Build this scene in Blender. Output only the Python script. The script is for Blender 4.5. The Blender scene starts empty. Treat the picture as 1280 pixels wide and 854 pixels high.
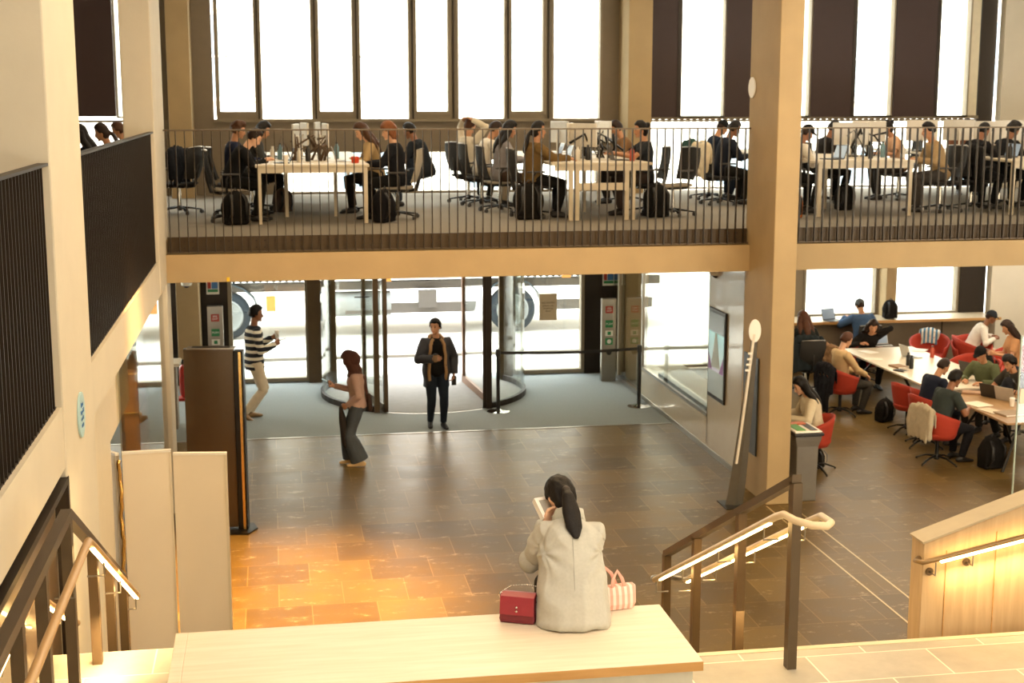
import bpy, bmesh, math, random
from math import sin, cos, pi, radians as RD
from mathutils import Vector as V, Matrix, noise
random.seed(7)
SC = bpy.context.scene
COL = SC.collection
H = 5.1; FPX = 1777.8; YAW = RD(9.53); PIT = RD(9.75)
FW = V((sin(YAW)*cos(PIT), cos(YAW)*cos(PIT), -sin(PIT)))
RT = V((cos(YAW), -sin(YAW), 0)); UPV = RT.cross(FW)
CAM = V((0, 0, H))
def ray(px, py): return FW*FPX + RT*(px-640) - UPV*(py-427)
def atz(px, py, z): d = ray(px, py); return CAM + d*((z-H)/d.z)
def aty(px, py, y): d = ray(px, py); return CAM + d*(y/d.y)
def atx(px, py, x): d = ray(px, py); return CAM + d*(x/d.x)

# ------------------------------------------------------------ materials
MATS = {}
def srgb(c):
    return tuple((v/12.92 if v <= .04045 else ((v+.055)/1.055)**2.4) for v in c)
def hexc(h): return srgb(tuple(int(h[i:i+2], 16)/255 for i in (0, 2, 4)))
def mat(name, col, rough=.6, metal=0, var=.12, scale=8, bump=.0, spec=.5, emit=None, es=0, coat=0, fabric=False):
    if name in MATS: return MATS[name]
    if isinstance(col, str): col = hexc(col)
    m = bpy.data.materials.new(name); m.use_nodes = True
    nt = m.node_tree; b = nt.nodes['Principled BSDF']
    tc = nt.nodes.new('ShaderNodeTexCoord'); nz = nt.nodes.new('ShaderNodeTexNoise')
    nz.inputs['Scale'].default_value = scale; nz.inputs['Detail'].default_value = 4
    nt.links.new(tc.outputs['Object'], nz.inputs['Vector'])
    mx = nt.nodes.new('ShaderNodeMix'); mx.data_type = 'RGBA'
    mx.inputs[6].default_value = tuple(max(0, c*(1-var)) for c in col)+(1,)
    mx.inputs[7].default_value = tuple(min(1, c*(1+var)) for c in col)+(1,)
    nt.links.new(nz.outputs['Fac'], mx.inputs[0]); nt.links.new(mx.outputs[2], b.inputs['Base Color'])
    b.inputs['Roughness'].default_value = rough; b.inputs['Metallic'].default_value = metal
    b.inputs['Specular IOR Level'].default_value = spec
    if coat: b.inputs['Coat Weight'].default_value = coat
    if bump:
        bp = nt.nodes.new('ShaderNodeBump'); bp.inputs['Strength'].default_value = bump; bp.inputs['Distance'].default_value = .01
        n2 = nt.nodes.new('ShaderNodeTexNoise'); n2.inputs['Scale'].default_value = scale*6; n2.inputs['Detail'].default_value = 3
        nt.links.new(tc.outputs['Object'], n2.inputs['Vector']); nt.links.new(n2.outputs['Fac'], bp.inputs['Height'])
        nt.links.new(bp.outputs['Normal'], b.inputs['Normal'])
    if emit:
        b.inputs['Emission Color'].default_value = tuple(emit)+(1,); b.inputs['Emission Strength'].default_value = es
    MATS[name] = m
    return m
def glassmat(name, tint=(.95, .97, .95), refl=.06, rough=0.0):
    m = bpy.data.materials.new(name); m.use_nodes = True; nt = m.node_tree; nt.nodes.clear()
    o = nt.nodes.new('ShaderNodeOutputMaterial'); t = nt.nodes.new('ShaderNodeBsdfTransparent'); g = nt.nodes.new('ShaderNodeBsdfGlossy')
    t.inputs[0].default_value = tint+(1,); g.inputs['Roughness'].default_value = rough
    lw = nt.nodes.new('ShaderNodeLayerWeight'); pw = nt.nodes.new('ShaderNodeMath'); pw.operation = 'POWER'; pw.inputs[1].default_value = 4
    lw.inputs[0].default_value = .5; nt.links.new(lw.outputs['Facing'], pw.inputs[0])
    ad = nt.nodes.new('ShaderNodeMath'); ad.operation = 'MULTIPLY_ADD'; ad.inputs[1].default_value = .7; ad.inputs[2].default_value = refl+.03; ad.use_clamp = True
    nt.links.new(pw.outputs[0], ad.inputs[0])
    mx = nt.nodes.new('ShaderNodeMixShader')
    nt.links.new(ad.outputs[0], mx.inputs[0]); nt.links.new(t.outputs[0], mx.inputs[1]); nt.links.new(g.outputs[0], mx.inputs[2])
    nt.links.new(mx.outputs[0], o.inputs[0]); MATS[name] = m
    return m
def woodmat(name, a, b_, rough=.45, axis=0, scale=1.5):
    m = bpy.data.materials.new(name); m.use_nodes = True; nt = m.node_tree; b = nt.nodes['Principled BSDF']
    tc = nt.nodes.new('ShaderNodeTexCoord'); mp = nt.nodes.new('ShaderNodeMapping')
    s = [scale*12]*3; s[axis] = scale; mp.inputs['Scale'].default_value = s
    nz = nt.nodes.new('ShaderNodeTexNoise'); nz.inputs['Scale'].default_value = 1.5; nz.inputs['Detail'].default_value = 6; nz.inputs['Distortion'].default_value = .6
    nt.links.new(tc.outputs['Object'], mp.inputs[0]); nt.links.new(mp.outputs[0], nz.inputs['Vector'])
    cr = nt.nodes.new('ShaderNodeValToRGB'); cr.color_ramp.elements[0].position = .3; cr.color_ramp.elements[1].position = .7
    cr.color_ramp.elements[0].color = tuple(hexc(a))+(1,); cr.color_ramp.elements[1].color = tuple(hexc(b_))+(1,)
    nt.links.new(nz.outputs['Fac'], cr.inputs[0]); nt.links.new(cr.outputs[0], b.inputs['Base Color'])
    b.inputs['Roughness'].default_value = rough; MATS[name] = m
    return m
def floormat(name, ca, cb, mortar, bw, bh, rough=(.22, .5), off=.5, msize=.006, wear=True, loc=(0, 0, 0)):
    m = bpy.data.materials.new(name); m.use_nodes = True; nt = m.node_tree; b = nt.nodes['Principled BSDF']; L = nt.links.new
    tc = nt.nodes.new('ShaderNodeTexCoord'); mp = nt.nodes.new('ShaderNodeMapping'); mp.inputs['Location'].default_value = loc
    br = nt.nodes.new('ShaderNodeTexBrick'); br.inputs['Scale'].default_value = 1; br.offset = off
    br.inputs['Brick Width'].default_value = bw; br.inputs['Row Height'].default_value = bh; br.inputs['Mortar Size'].default_value = msize
    br.inputs['Mortar Smooth'].default_value = .1
    br.inputs['Color1'].default_value = tuple(hexc(ca))+(1,); br.inputs['Color2'].default_value = tuple(hexc(cb))+(1,); br.inputs['Mortar'].default_value = tuple(hexc(mortar))+(1,)
    L(tc.outputs['Object'], mp.inputs[0]); L(mp.outputs[0], br.inputs['Vector'])
    nz = nt.nodes.new('ShaderNodeTexNoise'); nz.inputs['Scale'].default_value = 2.2; nz.inputs['Detail'].default_value = 8; nz.inputs['Roughness'].default_value = .65
    L(tc.outputs['Object'], nz.inputs['Vector'])
    mx = nt.nodes.new('ShaderNodeMix'); mx.data_type = 'RGBA'; mx.blend_type = 'OVERLAY'; mx.inputs[0].default_value = .45
    L(br.outputs['Color'], mx.inputs[6]); L(nz.outputs['Fac'], mx.inputs[7])
    last = mx.outputs[2]
    if wear:
        n2 = nt.nodes.new('ShaderNodeTexNoise'); n2.inputs['Scale'].default_value = 5.5; n2.inputs['Detail'].default_value = 10; n2.inputs['Roughness'].default_value = .8
        mp2 = nt.nodes.new('ShaderNodeMapping'); mp2.inputs['Scale'].default_value = (.6, 1.3, 1); L(tc.outputs['Object'], mp2.inputs[0]); L(mp2.outputs[0], n2.inputs['Vector'])
        cr = nt.nodes.new('ShaderNodeValToRGB'); cr.color_ramp.elements[0].position = .565; cr.color_ramp.elements[1].position = .64
        cr.color_ramp.elements[0].color = (0, 0, 0, 1); cr.color_ramp.elements[1].color = (.55, .55, .55, 1)
        L(n2.outputs['Fac'], cr.inputs[0])
        m3 = nt.nodes.new('ShaderNodeMix'); m3.data_type = 'RGBA'; m3.inputs[7].default_value = tuple(hexc('b8a686'))+(1,)
        L(cr.outputs[0], m3.inputs[0]); L(last, m3.inputs[6]); last = m3.outputs[2]
    L(last, b.inputs['Base Color'])
    mr = nt.nodes.new('ShaderNodeMapRange'); mr.inputs[3].default_value = rough[0]; mr.inputs[4].default_value = rough[1]
    L(nz.outputs['Fac'], mr.inputs[0]); L(mr.outputs[0], b.inputs['Roughness']); b.inputs['Specular IOR Level'].default_value = .36
    MATS[name] = m
    return m
def stripemat(name, a, b_, freq, duty=.5, axis=2, rough=.85, phase=0):
    m = bpy.data.materials.new(name); m.use_nodes = True; nt = m.node_tree; b = nt.nodes['Principled BSDF']; L = nt.links.new
    tc = nt.nodes.new('ShaderNodeTexCoord'); sp = nt.nodes.new('ShaderNodeSeparateXYZ'); L(tc.outputs['Object'], sp.inputs[0])
    mu = nt.nodes.new('ShaderNodeMath'); mu.operation = 'MULTIPLY_ADD'; mu.inputs[1].default_value = freq; mu.inputs[2].default_value = phase; L(sp.outputs[axis], mu.inputs[0])
    fr = nt.nodes.new('ShaderNodeMath'); fr.operation = 'FRACT'; L(mu.outputs[0], fr.inputs[0])
    gt = nt.nodes.new('ShaderNodeMath'); gt.operation = 'GREATER_THAN'; gt.inputs[1].default_value = duty; L(fr.outputs[0], gt.inputs[0])
    mx = nt.nodes.new('ShaderNodeMix'); mx.data_type = 'RGBA'; mx.inputs[6].default_value = tuple(hexc(a))+(1,); mx.inputs[7].default_value = tuple(hexc(b_))+(1,)
    L(gt.outputs[0], mx.inputs[0]); L(mx.outputs[2], b.inputs['Base Color']); b.inputs['Roughness'].default_value = rough; MATS[name] = m
    return m

# ------------------------------------------------------------ mesh accumulator
class M:
    def __init__(s): s.v = []; s.f = []; s.mi = []; s.cur = 0
    def add(s, vs, fs):
        o = len(s.v); s.v += [tuple(p) for p in vs]; s.f += [tuple(i+o for i in f) for f in fs]; s.mi += [s.cur]*len(fs); return s
    def box(s, c, d, rz=0, rot=None):
        c = V(c); R = rot if rot else Matrix.Rotation(rz, 3, 'Z')
        vs = [c + R @ V((x*d[0]/2, y*d[1]/2, z*d[2]/2)) for x in (-1, 1) for y in (-1, 1) for z in (-1, 1)]
        return s.add(vs, [(0, 1, 3, 2), (4, 6, 7, 5), (0, 4, 5, 1), (2, 3, 7, 6), (0, 2, 6, 4), (1, 5, 7, 3)])
    def bb(s, a, b): # box from two corners
        return s.box([(a[i]+b[i])/2 for i in range(3)], [abs(b[i]-a[i]) for i in range(3)])
    def loft(s, rings, cap=True, close=False):
        n = len(rings[0]); o = []; fs = []
        for r in rings: o += list(r)
        k = len(rings)
        for i in range(k if close else k-1):
            j = (i+1) % k
            for q in range(n):
                w = (q+1) % n; fs.append((i*n+q, i*n+w, j*n+w, j*n+q))
        if cap and not close: fs.append(tuple(range(n-1, -1, -1))); fs.append(tuple((k-1)*n+q for q in range(n)))
        return s.add(o, fs)
    def tube(s, pts, r, seg=8, cap=True, flat=1.0, up=None, close=False, roundcap=False):
        pts = [V(p) for p in pts]; n = len(pts)
        rs = [r]*n if not hasattr(r, '__len__') else list(r)
        tn = []
        for i in range(n):
            a = pts[i-1] if (i or close) else pts[0]; b = pts[(i+1) % n] if (i < n-1 or close) else pts[-1]
            t = (b-a); tn.append(t.normalized() if t.length > 1e-9 else V((0, 0, 1)))
        u = V(up) if up else (V((0, 0, 1)) if abs(tn[0].z) < .9 else V((0, 1, 0)))
        rings = []
        side = tn[0].cross(u).normalized()
        for i in range(n):
            if up: side = tn[i].cross(V(up)).normalized() if tn[i].cross(V(up)).length > 1e-4 else side
            else: side = (side - tn[i]*side.dot(tn[i])).normalized()
            w = side.cross(tn[i]).normalized()
            rr = rs[i]; ra, rb = (rr if hasattr(rr, '__len__') else (rr, rr*flat))
            rings.append([pts[i] + side*ra*cos(2*pi*q/seg) + w*rb*sin(2*pi*q/seg) for q in range(seg)])
        if roundcap:
            def sc(ring, c, k, sh): return [c + (p-c)*k + sh for p in ring]
            r0 = rs[0] if not hasattr(rs[0], '__len__') else min(rs[0]); r1 = rs[-1] if not hasattr(rs[-1], '__len__') else min(rs[-1])
            rings = [sc(rings[0], pts[0], .45, -tn[0]*r0*.9), sc(rings[0], pts[0], .8, -tn[0]*r0*.55)] + rings + [sc(rings[-1], pts[-1], .8, tn[-1]*r1*.55), sc(rings[-1], pts[-1], .45, tn[-1]*r1*.9)]
        return s.loft(rings, cap, close)
    def lathe(s, prof, c=(0, 0, 0), seg=16, axis='Z'):
        c = V(c); rings = []
        for r, h in prof:
            rg = []
            for q in range(seg):
                a = 2*pi*q/seg; p = V((r*cos(a), r*sin(a), h))
                if axis == 'X': p = V((h, r*cos(a), r*sin(a)))
                if axis == 'Y': p = V((r*cos(a), h, -r*sin(a)))
                rg.append(c+p)
            rings.append(rg)
        return s.loft(rings)
    def ell(s, c, r, seg=12, rings=8, rot=None):
        c = V(c); R = rot or Matrix.Identity(3); rg = []
        for i in range(rings+1):
            t = pi*(i+.0)/rings; t = min(max(t, .02), pi-.02)
            rg.append([c + R @ V((r[0]*sin(t)*cos(2*pi*q/seg), r[1]*sin(t)*sin(2*pi*q/seg), -r[2]*cos(t))) for q in range(seg)])
        return s.loft(rg)
    def prism(s, poly, a, b, axis='X'): # poly 2D list, extruded between a and b along axis
        def P(u, w, h): return {'X': (h, u, w), 'Y': (u, h, w), 'Z': (u, w, h)}[axis]
        n = len(poly); vs = [P(u, w, a) for u, w in poly]+[P(u, w, b) for u, w in poly]
        fs = [tuple(range(n-1, -1, -1)), tuple(range(n, 2*n))]+[(i, (i+1) % n, n+(i+1) % n, n+i) for i in range(n)]
        return s.add(vs, fs)
    def merge(s, o, mi=None):
        k = len(s.v); s.v += o.v; s.f += [tuple(i+k for i in f) for f in o.f]; s.mi += ([mi]*len(o.f) if mi is not None else o.mi); return s
    def xform(s, mt): s.v = [tuple(mt @ V(p)) for p in s.v]; return s
    def mesh(s, name, mats, smooth=False):
        me = bpy.data.meshes.new(name); me.from_pydata(s.v, [], s.f)
        for m in (mats if isinstance(mats, (list, tuple)) else [mats]): me.materials.append(m)
        me.polygons.foreach_set('material_index', s.mi)
        bm = bmesh.new(); bm.from_mesh(me); bmesh.ops.recalc_face_normals(bm, faces=bm.faces); bm.to_mesh(me); bm.free()
        if smooth: me.polygons.foreach_set('use_smooth', [True]*len(me.polygons))
        me.update(); return me
    def build(s, name, mats, parent=None, smooth=False, bevel=0, loc=None, rz=0):
        me = s.mesh(name, mats, smooth); o = bpy.data.objects.new(name, me); COL.objects.link(o)
        if parent: o.parent = parent
        if loc is not None: o.location = loc; o.rotation_euler = (0, 0, rz)
        if bevel:
            md = o.modifiers.new('bevel', 'BEVEL'); md.width = bevel; md.segments = 2; md.limit_method = 'ANGLE'
        if smooth == 'auto':
            for p in me.polygons: p.use_smooth = True
            md = o.modifiers.new('es', 'EDGE_SPLIT'); md.split_angle = RD(40)
        return o
def tag(o, label=None, cat=None, group=None, kind=None):
    if label: o['label'] = label
    if cat: o['category'] = cat
    if group: o['group'] = group
    if kind: o['kind'] = kind
    return o
def empty(name, loc=(0, 0, 0), rz=0):
    o = bpy.data.objects.new(name, None); COL.objects.link(o); o.location = loc; o.rotation_euler = (0, 0, rz); o.empty_display_size = .1; return o
def kids(o): return [c for c in COL.objects if c.parent == o]
def copy_tree(o, parent=None, table=None):
    table = table if table is not None else TREE
    c = o.copy(); COL.objects.link(c); c.parent = parent
    for ch in table.get(o.name, []): copy_tree(ch, c, table)
    return c
TREE = {}
def remember(o):
    def rec(x):
        ks = kids(x); TREE[x.name] = ks
        for k in ks: rec(k)
    rec(o); return o
def spawn(proto, loc, rz, label, group=None, first=set()):
    if proto.name not in first: first.add(proto.name); o = proto
    else: o = copy_tree(proto)
    o.location = loc; o.rotation_euler = (0, 0, rz); o['label'] = label
    if group: o['group'] = group
    return o
def structure(name, m, mt, parent=None, **k):
    o = m.build(name, mt, parent, **k)
    if not parent: o['kind'] = 'structure'
    return o
TX = bpy.data.scenes.new('lettering')
def textmesh(name, txt, size, mt, parent, loc, rot, ext=.001, align='CENTER'):
    cu = bpy.data.curves.new(name, 'FONT'); cu.body = txt; cu.size = size; cu.extrude = ext; cu.align_x = align; cu.align_y = 'CENTER'; cu.space_line = 1.0
    t = bpy.data.objects.new(name, cu); TX.collection.objects.link(t)
    TX.view_layers[0].update(); dg = TX.view_layers[0].depsgraph; me = bpy.data.meshes.new_from_object(t.evaluated_get(dg))
    bpy.data.objects.remove(t); me.materials.clear(); me.materials.append(mt)
    o = bpy.data.objects.new(name, me); COL.objects.link(o); o.parent = parent; o.location = loc; o.rotation_euler = rot
    return o
# ------------------------------------------------------------ surface materials
concrete = mat('concrete', 'aa926a', .75, var=.14, scale=2.5, bump=.15)
concrete_pale = mat('pale_concrete', 'cbc2ae', .75, var=.08, scale=2.5, bump=.12)
bronze = mat('bronze_metal', '5a4830', .45, .4, var=.12)
bronze_dark = mat('dark_bronze', '2a2118', .45, .5, var=.1)
railm = mat('bronze_rail', '5a4c3a', .45, .5, var=.1)
framem = mat('frame_grey', '857862', .55, .1, var=.08)
greypanel = mat('grey_panel', '7a6c58', .6, .1, var=.08)
maroon = mat('maroon_panel', '35201c', .6, var=.1)
white = mat('white_paint', 'e4dfd4', .5, var=.03)
cream = mat('cream_laminate', 'cfc2a8', .5, var=.05)
steel = mat('brushed_steel', '9a948a', .3, .9, var=.05)
chrome = mat('chrome', 'c8c4bc', .12, 1, var=.03)
black = mat('black_plastic', '14110f', .45, var=.1)
blackmetal = mat('black_metal', '12100e', .35, .5, var=.1)
carpet_up = mat('upper_carpet', '8a8377', .95, var=.12, scale=30, bump=.2, spec=.1)
matting = mat('entrance_matting', '8c918e', .9, var=.14, scale=40, bump=.3, spec=.2)
tiles = floormat('stone_tiles', '56431f', '6e592f', '8a7148', .66, .67, rough=(.25, .5), msize=.0035, loc=(.05, .1, 0))
landing_tiles = floormat('landing_tiles', 'a39b8a', 'b0a898', 'e0d6c2', .72, .36, rough=(.4, .6), wear=False, msize=.005)
glass = glassmat('clear_glass'); glass_r = glassmat('reflective_glass', (.92, .93, .88), .12)
oak = woodmat('pale_oak', 'dccbb0', 'e8dac4', .4, 0)
oak_end = woodmat('oak_edge', 'a87c42', 'c0955c', .5, 0)
ply = woodmat('wall_ply', 'a68c68', 'b69c78', .5, 2)
reflect_orange = woodmat('orange_timber_reflection', 'a0682c', 'c68a45', .45, 2)
led = mat('led_strip', 'ffe0a8', .5, emit=srgb((1, .82, .52)), es=26, var=0)
paper = mat('paper_white', 'f0ece4', .7, var=.03)
led_up = mat('panel_light', 'fff0d8', .5, emit=srgb((1, .9, .72)), es=6, var=0)

# ------------------------------------------------------------ the setting
BY = 25.6       # inner face of the street facade
UF = 3.40       # upper floor level
m = M().bb((-8, 6, -.2), (22, 21.3, 0)); structure('floor', m, tiles)
m = M().bb((6.2, 21.3, -.2), (22, BY+.3, 0)); structure('floor_cafe', m, tiles)
m = M().bb((-8, 21.3, -.2), (6.2, BY+.3, .004)); structure('floor_entrance_matting', m, matting)
m = M().bb((-8, 21.27, -.05), (6.2, 21.31, .008)); structure('trim_1', m, steel)
for x0, y0 in ((5.93, 15.2), (6.24, 15.8)):
    pass
m = M().bb((6.04, 7.5, -.02), (6.06, 16.6, .003)).bb((6.36, 7.5, -.02), (6.38, 16.6, .003)); structure('trim_2', m, mat('brass_strip', 'c8b48c', .3, .6))
# upper floor slab and beams
m = M().bb((-8, 17.75, 3.02), (22, BY+.3, 3.39)); structure('floor_upper_slab', m, concrete)
m = M().bb((-8, 17.82, 3.39), (22, BY, 3.40)); structure('floor_upper', m, carpet_up)
m = M().bb((-1.3, 17.55, 2.88), (6.2, 17.9, 3.22)); structure('beam', m, concrete)
m = M().bb((6.2, 17.55, 2.88), (22, 17.9, 3.22)); structure('beam', m, concrete)
m = M().bb((-8, 10.0, 3.02), (-1.6, 17.75, 3.40)); structure('floor_side_gallery', m, carpet_up)
m = M().bb((-1.7, -1, 2.86), (-1.3, 8.82, 3.24)); structure('beam', m, concrete_pale)
m = M().bb((-1.7, 10.18, 2.86), (-1.3, 16.62, 3.24)); structure('beam', m, concrete_pale)
m = M().bb((-8, -1, 3.0), (-1.7, 10.0, 3.24)); structure('floor_side_gallery', m, carpet_up)
CH = 7.4
def column(x0, x1, y0, y1, z0=0, z1=CH, mt=concrete, bev=.012):
    o = structure('concrete_column', M().bb((x0, y0, z0), (x1, y1, z1)), mt, bevel=bev); return o
column(6.06, 6.36, 16.65, 17.72)
column(-1.9, -1.29, 8.80, 10.2, mt=concrete_pale)
column(-1.63, -1.29, 16.6, 18.1, 2.86, mt=concrete_pale); column(-1.6, -1.29, 17.5, 18.1, 0, 2.86, mt=concrete_pale)
for xa, xb in ((-1.69, -1.31), (6.27, 6.7)): column(xa, xb, 24.9, BY+.1)
column(11.45, 11.66, BY-.35, BY+.05, 0, 3.02)
# the wall face under the side gallery by the stairs
m = M().bb((-1.5, -1, 0), (-1.38, 8.8, 2.86)); structure('wall_left', m, mat('recess_panel', '6a5844', .3, .2, coat=.4))
m = M().bb((-1.37, 2, 2.76), (-1.285, 8.83, 2.80)).bb((-1.37, 8.78, 0), (-1.285, 8.83, 2.80)); structure('trim_3', m, bronze_dark)
# ceiling and shell
m = M().bb((-8, -4, CH), (22, BY+.3, CH+.2)); structure('ceiling', m, mat('ceiling_concrete', 'b8ab96', .8))
m = M().bb((-8.2, -4, 0), (-8, BY+.3, CH)); structure('wall_far_left', m, concrete)
m = M().bb((21.9, -4, 0), (22.1, BY+.3, CH)); structure('wall_right', m, concrete_pale)
m = M().bb((-8, -4.2, 0), (22, -4, CH)); structure('wall_behind', m, concrete_pale)
# facade, upper floor: solid strips between openings  (name, x0, x1, z0, z1, y0, depth, material)
def strip(name, x0, x1, z0, z1, mt, y0=BY, d=.12): return structure(name, M().bb((x0, y0, z0), (x1, y0+d, z1)), mt)
tn = [4]
def trim(x0, x1, z0, z1, mt, y0=BY, d=.12):
    tn[0] += 1; return strip('trim_%d' % tn[0], x0, x1, z0, z1, mt, y0, d)
SILL = 4.72
wx = [(-.86, -.25, 1), (-.13, .73, 0), (.87, 1.45, 1), (1.59, 2.44, 0), (2.58, 3.14, 1), (3.33, 4.16, 0), (4.29, 4.86, 1), (5.06, 5.91, 0)]
trim(-1.31, -.97, UF, CH, greypanel); trim(5.91, 6.27, UF, CH, greypanel)
trim(-.97, 5.91, 4.17, SILL-.0, greypanel, d=.1)
trim(-.97, .05, UF, 4.17, greypanel, d=.1)
win = [0]
def window(x0, x1, z0, z1, fr=.06, sash=0, y0=BY, mt=None, gl=True, lab=None, depth=.16):
    win[0] += 1; mt = mt or framem
    m = M(); d0 = y0-.02; d1 = y0+depth
    m.bb((x0-fr, d0, z0-fr), (x1+fr, d1, z0)); m.bb((x0-fr, d0, z1), (x1+fr, d1, z1+fr))
    m.bb((x0-fr, d0, z0), (x0, d1, z1)); m.bb((x1, d0, z0), (x1+fr, d1, z1))
    o = structure('window_%d' % win[0], m, mt)
    if gl: M().bb((x0, y0+.06, z0), (x1, y0+.075, z1)).build('pane', glass, o)
    return o
for i, (x0, x1, s) in enumerate(wx):
    zz = SILL+(.13 if s else 0)
    window(x0, x1, zz, CH-.06, .065 if s else .045)
    if s: trim(x0-.06, x1+.06, SILL-.02, zz-.06, framem, d=.1)
for a, b in zip(wx[:-1], wx[1:]): trim(a[1]+.01, b[0]-.01, SILL, CH, framem, BY-.0, .08)
for a, b in zip(wx[:-1], wx[1:]): trim((a[1]+b[0])/2-.012, (a[1]+b[0])/2+.012, SILL, CH, bronze_dark, BY-.05, .05)
m = M().bb((-.97, BY-.1, SILL-.05), (5.91, BY, SILL-.0)); structure('trim_50', m, framem)
window(.1, 5.86, UF+.04, 4.13, .04)
# right of the column, upper
for a, b in ((6.7, 7.35), (8.27, 9.05), (9.93, 10.71), (11.56, 12.37)): trim(a, b, SILL+.02, CH, maroon, BY-.05, .12); trim(b, b+.07, SILL+.02, CH, bronze_dark, BY-.06, .14)
for a, b in ((7.44, 8.25), (9.12, 9.9), (10.8, 11.52), (12.46, 13.05)): window(a, b, SILL+.04, CH-.06, .03)
trim(13.09, 13.26, SILL, CH, mat('pale_reveal', 'cfc4a8', .7)); trim(13.28, 13.6, UF, CH, bronze_dark)  # paler strip beside the last upper window
window(6.75, 13.2, UF+.05, SILL-.06, .03)
m = M()
for k in range(54): m.bb((6.75+k*.12, BY+.09, SILL-.07), (6.81+k*.12, BY+.16, SILL-.01))
structure('trim_51', m, bronze_dark)
structure('trim_52', M().bb((6.7, BY-.02, SILL-.02), (13.3, BY+.1, SILL+.04)), framem)
m = M().bb((13.6, BY-.3, UF), (22, BY-.1, CH)); structure('wall_upper_right', m, concrete_pale)
# upper left side gallery facade
trim(-3.45, -2.62, SILL+.05, CH, maroon, BY-.05); trim(-8, -5.2, SILL+.05, CH, maroon, BY-.05)
window(-2.58, -2.1, SILL+.05, CH-.06, .03); window(-5.1, -3.55, SILL+.05, CH-.06, .03)
window(-5.1, -1.8, UF+.05, SILL-.05, .04)
trim(-2.06, -1.69, UF, CH, greypanel)
# facade, lower
trim(-1.85, -1.69, 0, 3.02, bronze_dark); trim(-1.31, -.82, 0, 3.02, bronze_dark)
window(-.77, .52, .09, 2.9, .07, mt=framem)
trim(.56, .98, 0, 3.02, bronze, BY-.1, .25)
trim(4.14, 4.3, 0, 3.02, bronze, BY-.1, .25)
window(4.36, 5.6, .09, 2.9, .07, mt=framem)
trim(5.66, 6.27, 0, 3.02, bronze_dark, BY-.04, .16)
window(6.75, 8.2, .1, 2.9, .05); window(8.3, 9.72, .1, 2.9, .05)
window(9.98, 11.38, 1.0, 2.9, .05); window(11.72, 13.05, 1.0, 2.9, .05)
trim(9.75, 9.93, 0, 3.02, framem); trim(13.1, 13.62, 0, 3.02, bronze_dark, BY-.06)
window(-5.4, -1.95, .5, 2.9, .06)
trim(-5.4, -1.9, 0, .44, greypanel)
trim(9.93, 13.12, 0, .94, greypanel)
structure('wall_cafe_end', M().bb((13.62, BY-.3, 0), (22, BY-.1, 3.02)), concrete_pale)
# glazed side wall of the lobby, X = 6.15
SX = 6.15
cl = mat('cream_wall_panel', 'b9ab92', .25, var=.04, coat=.5)
m = M().bb((SX, 17.7, .08), (SX+.08, 19.5, 2.9)).bb((SX, 19.5, .08), (SX+.08, 23.25, .53)); w = structure('wall_lobby_side', m, cl)
m = M().bb((SX-.01, 17.72, 0), (SX+.1, 25.6, .08)); structure('baseboard_right', m, steel)
m = M().bb((SX+.02, 19.5, .55), (SX+.04, 23.25, 2.9)).bb((SX+.02, 23.3, .08), (SX+.04, BY, 2.9)); structure('window_60', m, glass_r)
m = M().bb((SX-.005, 19.5, .51), (SX+.25, 23.25, .56)).bb((SX, 19.47, .08), (SX+.08, 19.5, 2.9)).bb((SX, 23.23, .08), (SX+.08, 23.3, 2.9)); structure('trim_61', m, steel)
structure('trim_62', M().bb((SX+.26, 19.55, 0), (6.95, 24.6, .52)), mat('added_pale_block', 'd8d4c8', .6))  # pale block added so the lower side glass looks bright
structure('trim_67', M().bb((SX+.04, 19.55, .56), (SX+.13, 22.3, .62)), blackmetal)
structure('trim_63', M().bb((SX-.012, 17.93, .06), (SX+.0, 17.945, 2.9)), blackmetal)
structure('trim_64', M().bb((SX+.0, 24.9, 0), (SX+.1, 25.0, 2.9)), framem)
# left glass under the gallery beam
structure('window_61', M().bb((-1.36, 12.4, 0), (-1.345, 17.5, 2.86)), glass_r)
m = M().bb((-1.42, 10.2, 0), (-1.375, 11.8, 2.86)).bb((-1.42, 11.8, 2.3), (-1.375, 13.4, 2.86)); structure('wall_cream_reflection', m, cream)  # cream panels stand in for the pale reflection in the glass
m = M().bb((-1.54, 14.5, 0), (-1.40, 15.6, 2.4)); 
structure('wall_timber_reflection', m, reflect_orange)  # timber block stands in for the orange reflection in the glass
m = M()
for z in (.55, 1.05, 1.5, 1.95, 2.35): m.bb((-1.55, 14.48, z), (-1.39, 15.61, z+.012))
structure('trim_65', m, mat('brass', 'd8a24a', .25, .9))  # brass lines imitate the glints within that orange reflection
# landing, bench plinth, stairs
structure('floor_landing', M().bb((-1.38, -2, 1.85), (8, 7.33, 2.0)), landing_tiles)
structure('trim_66', M().bb((-1.38, 7.30, 1.84), (8, 7.345, 2.004)), mat('landing_nosing', 'cbbd9f', .5))
m = M(); n = 12; rz_, tr = 2.0/n, .333
pts = [(7.34, 0), (7.34, 2.0-rz_)]
for k in range(1, n): pts += [(7.34+tr*k, 2.0-rz_*k), (7.34+tr*k, 2.0-rz_*(k+1))]
m.prism(pts, 2.05, 3.58, 'X'); structure('stairs', m, landing_tiles)
structure('floor_landing', M().bb((-1.38, 7.33, 1.85), (-.6, 7.92, 2.0)), landing_tiles)
m = M(); m.prism([(p[0]+.59, p[1]) for p in pts], -1.3, -.6, 'X'); structure('stairs', m, landing_tiles)
structure('wall_under_landing', M().bb((-1.38, 7.1, 0), (8, 7.3, 1.85)), concrete_pale)
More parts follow.
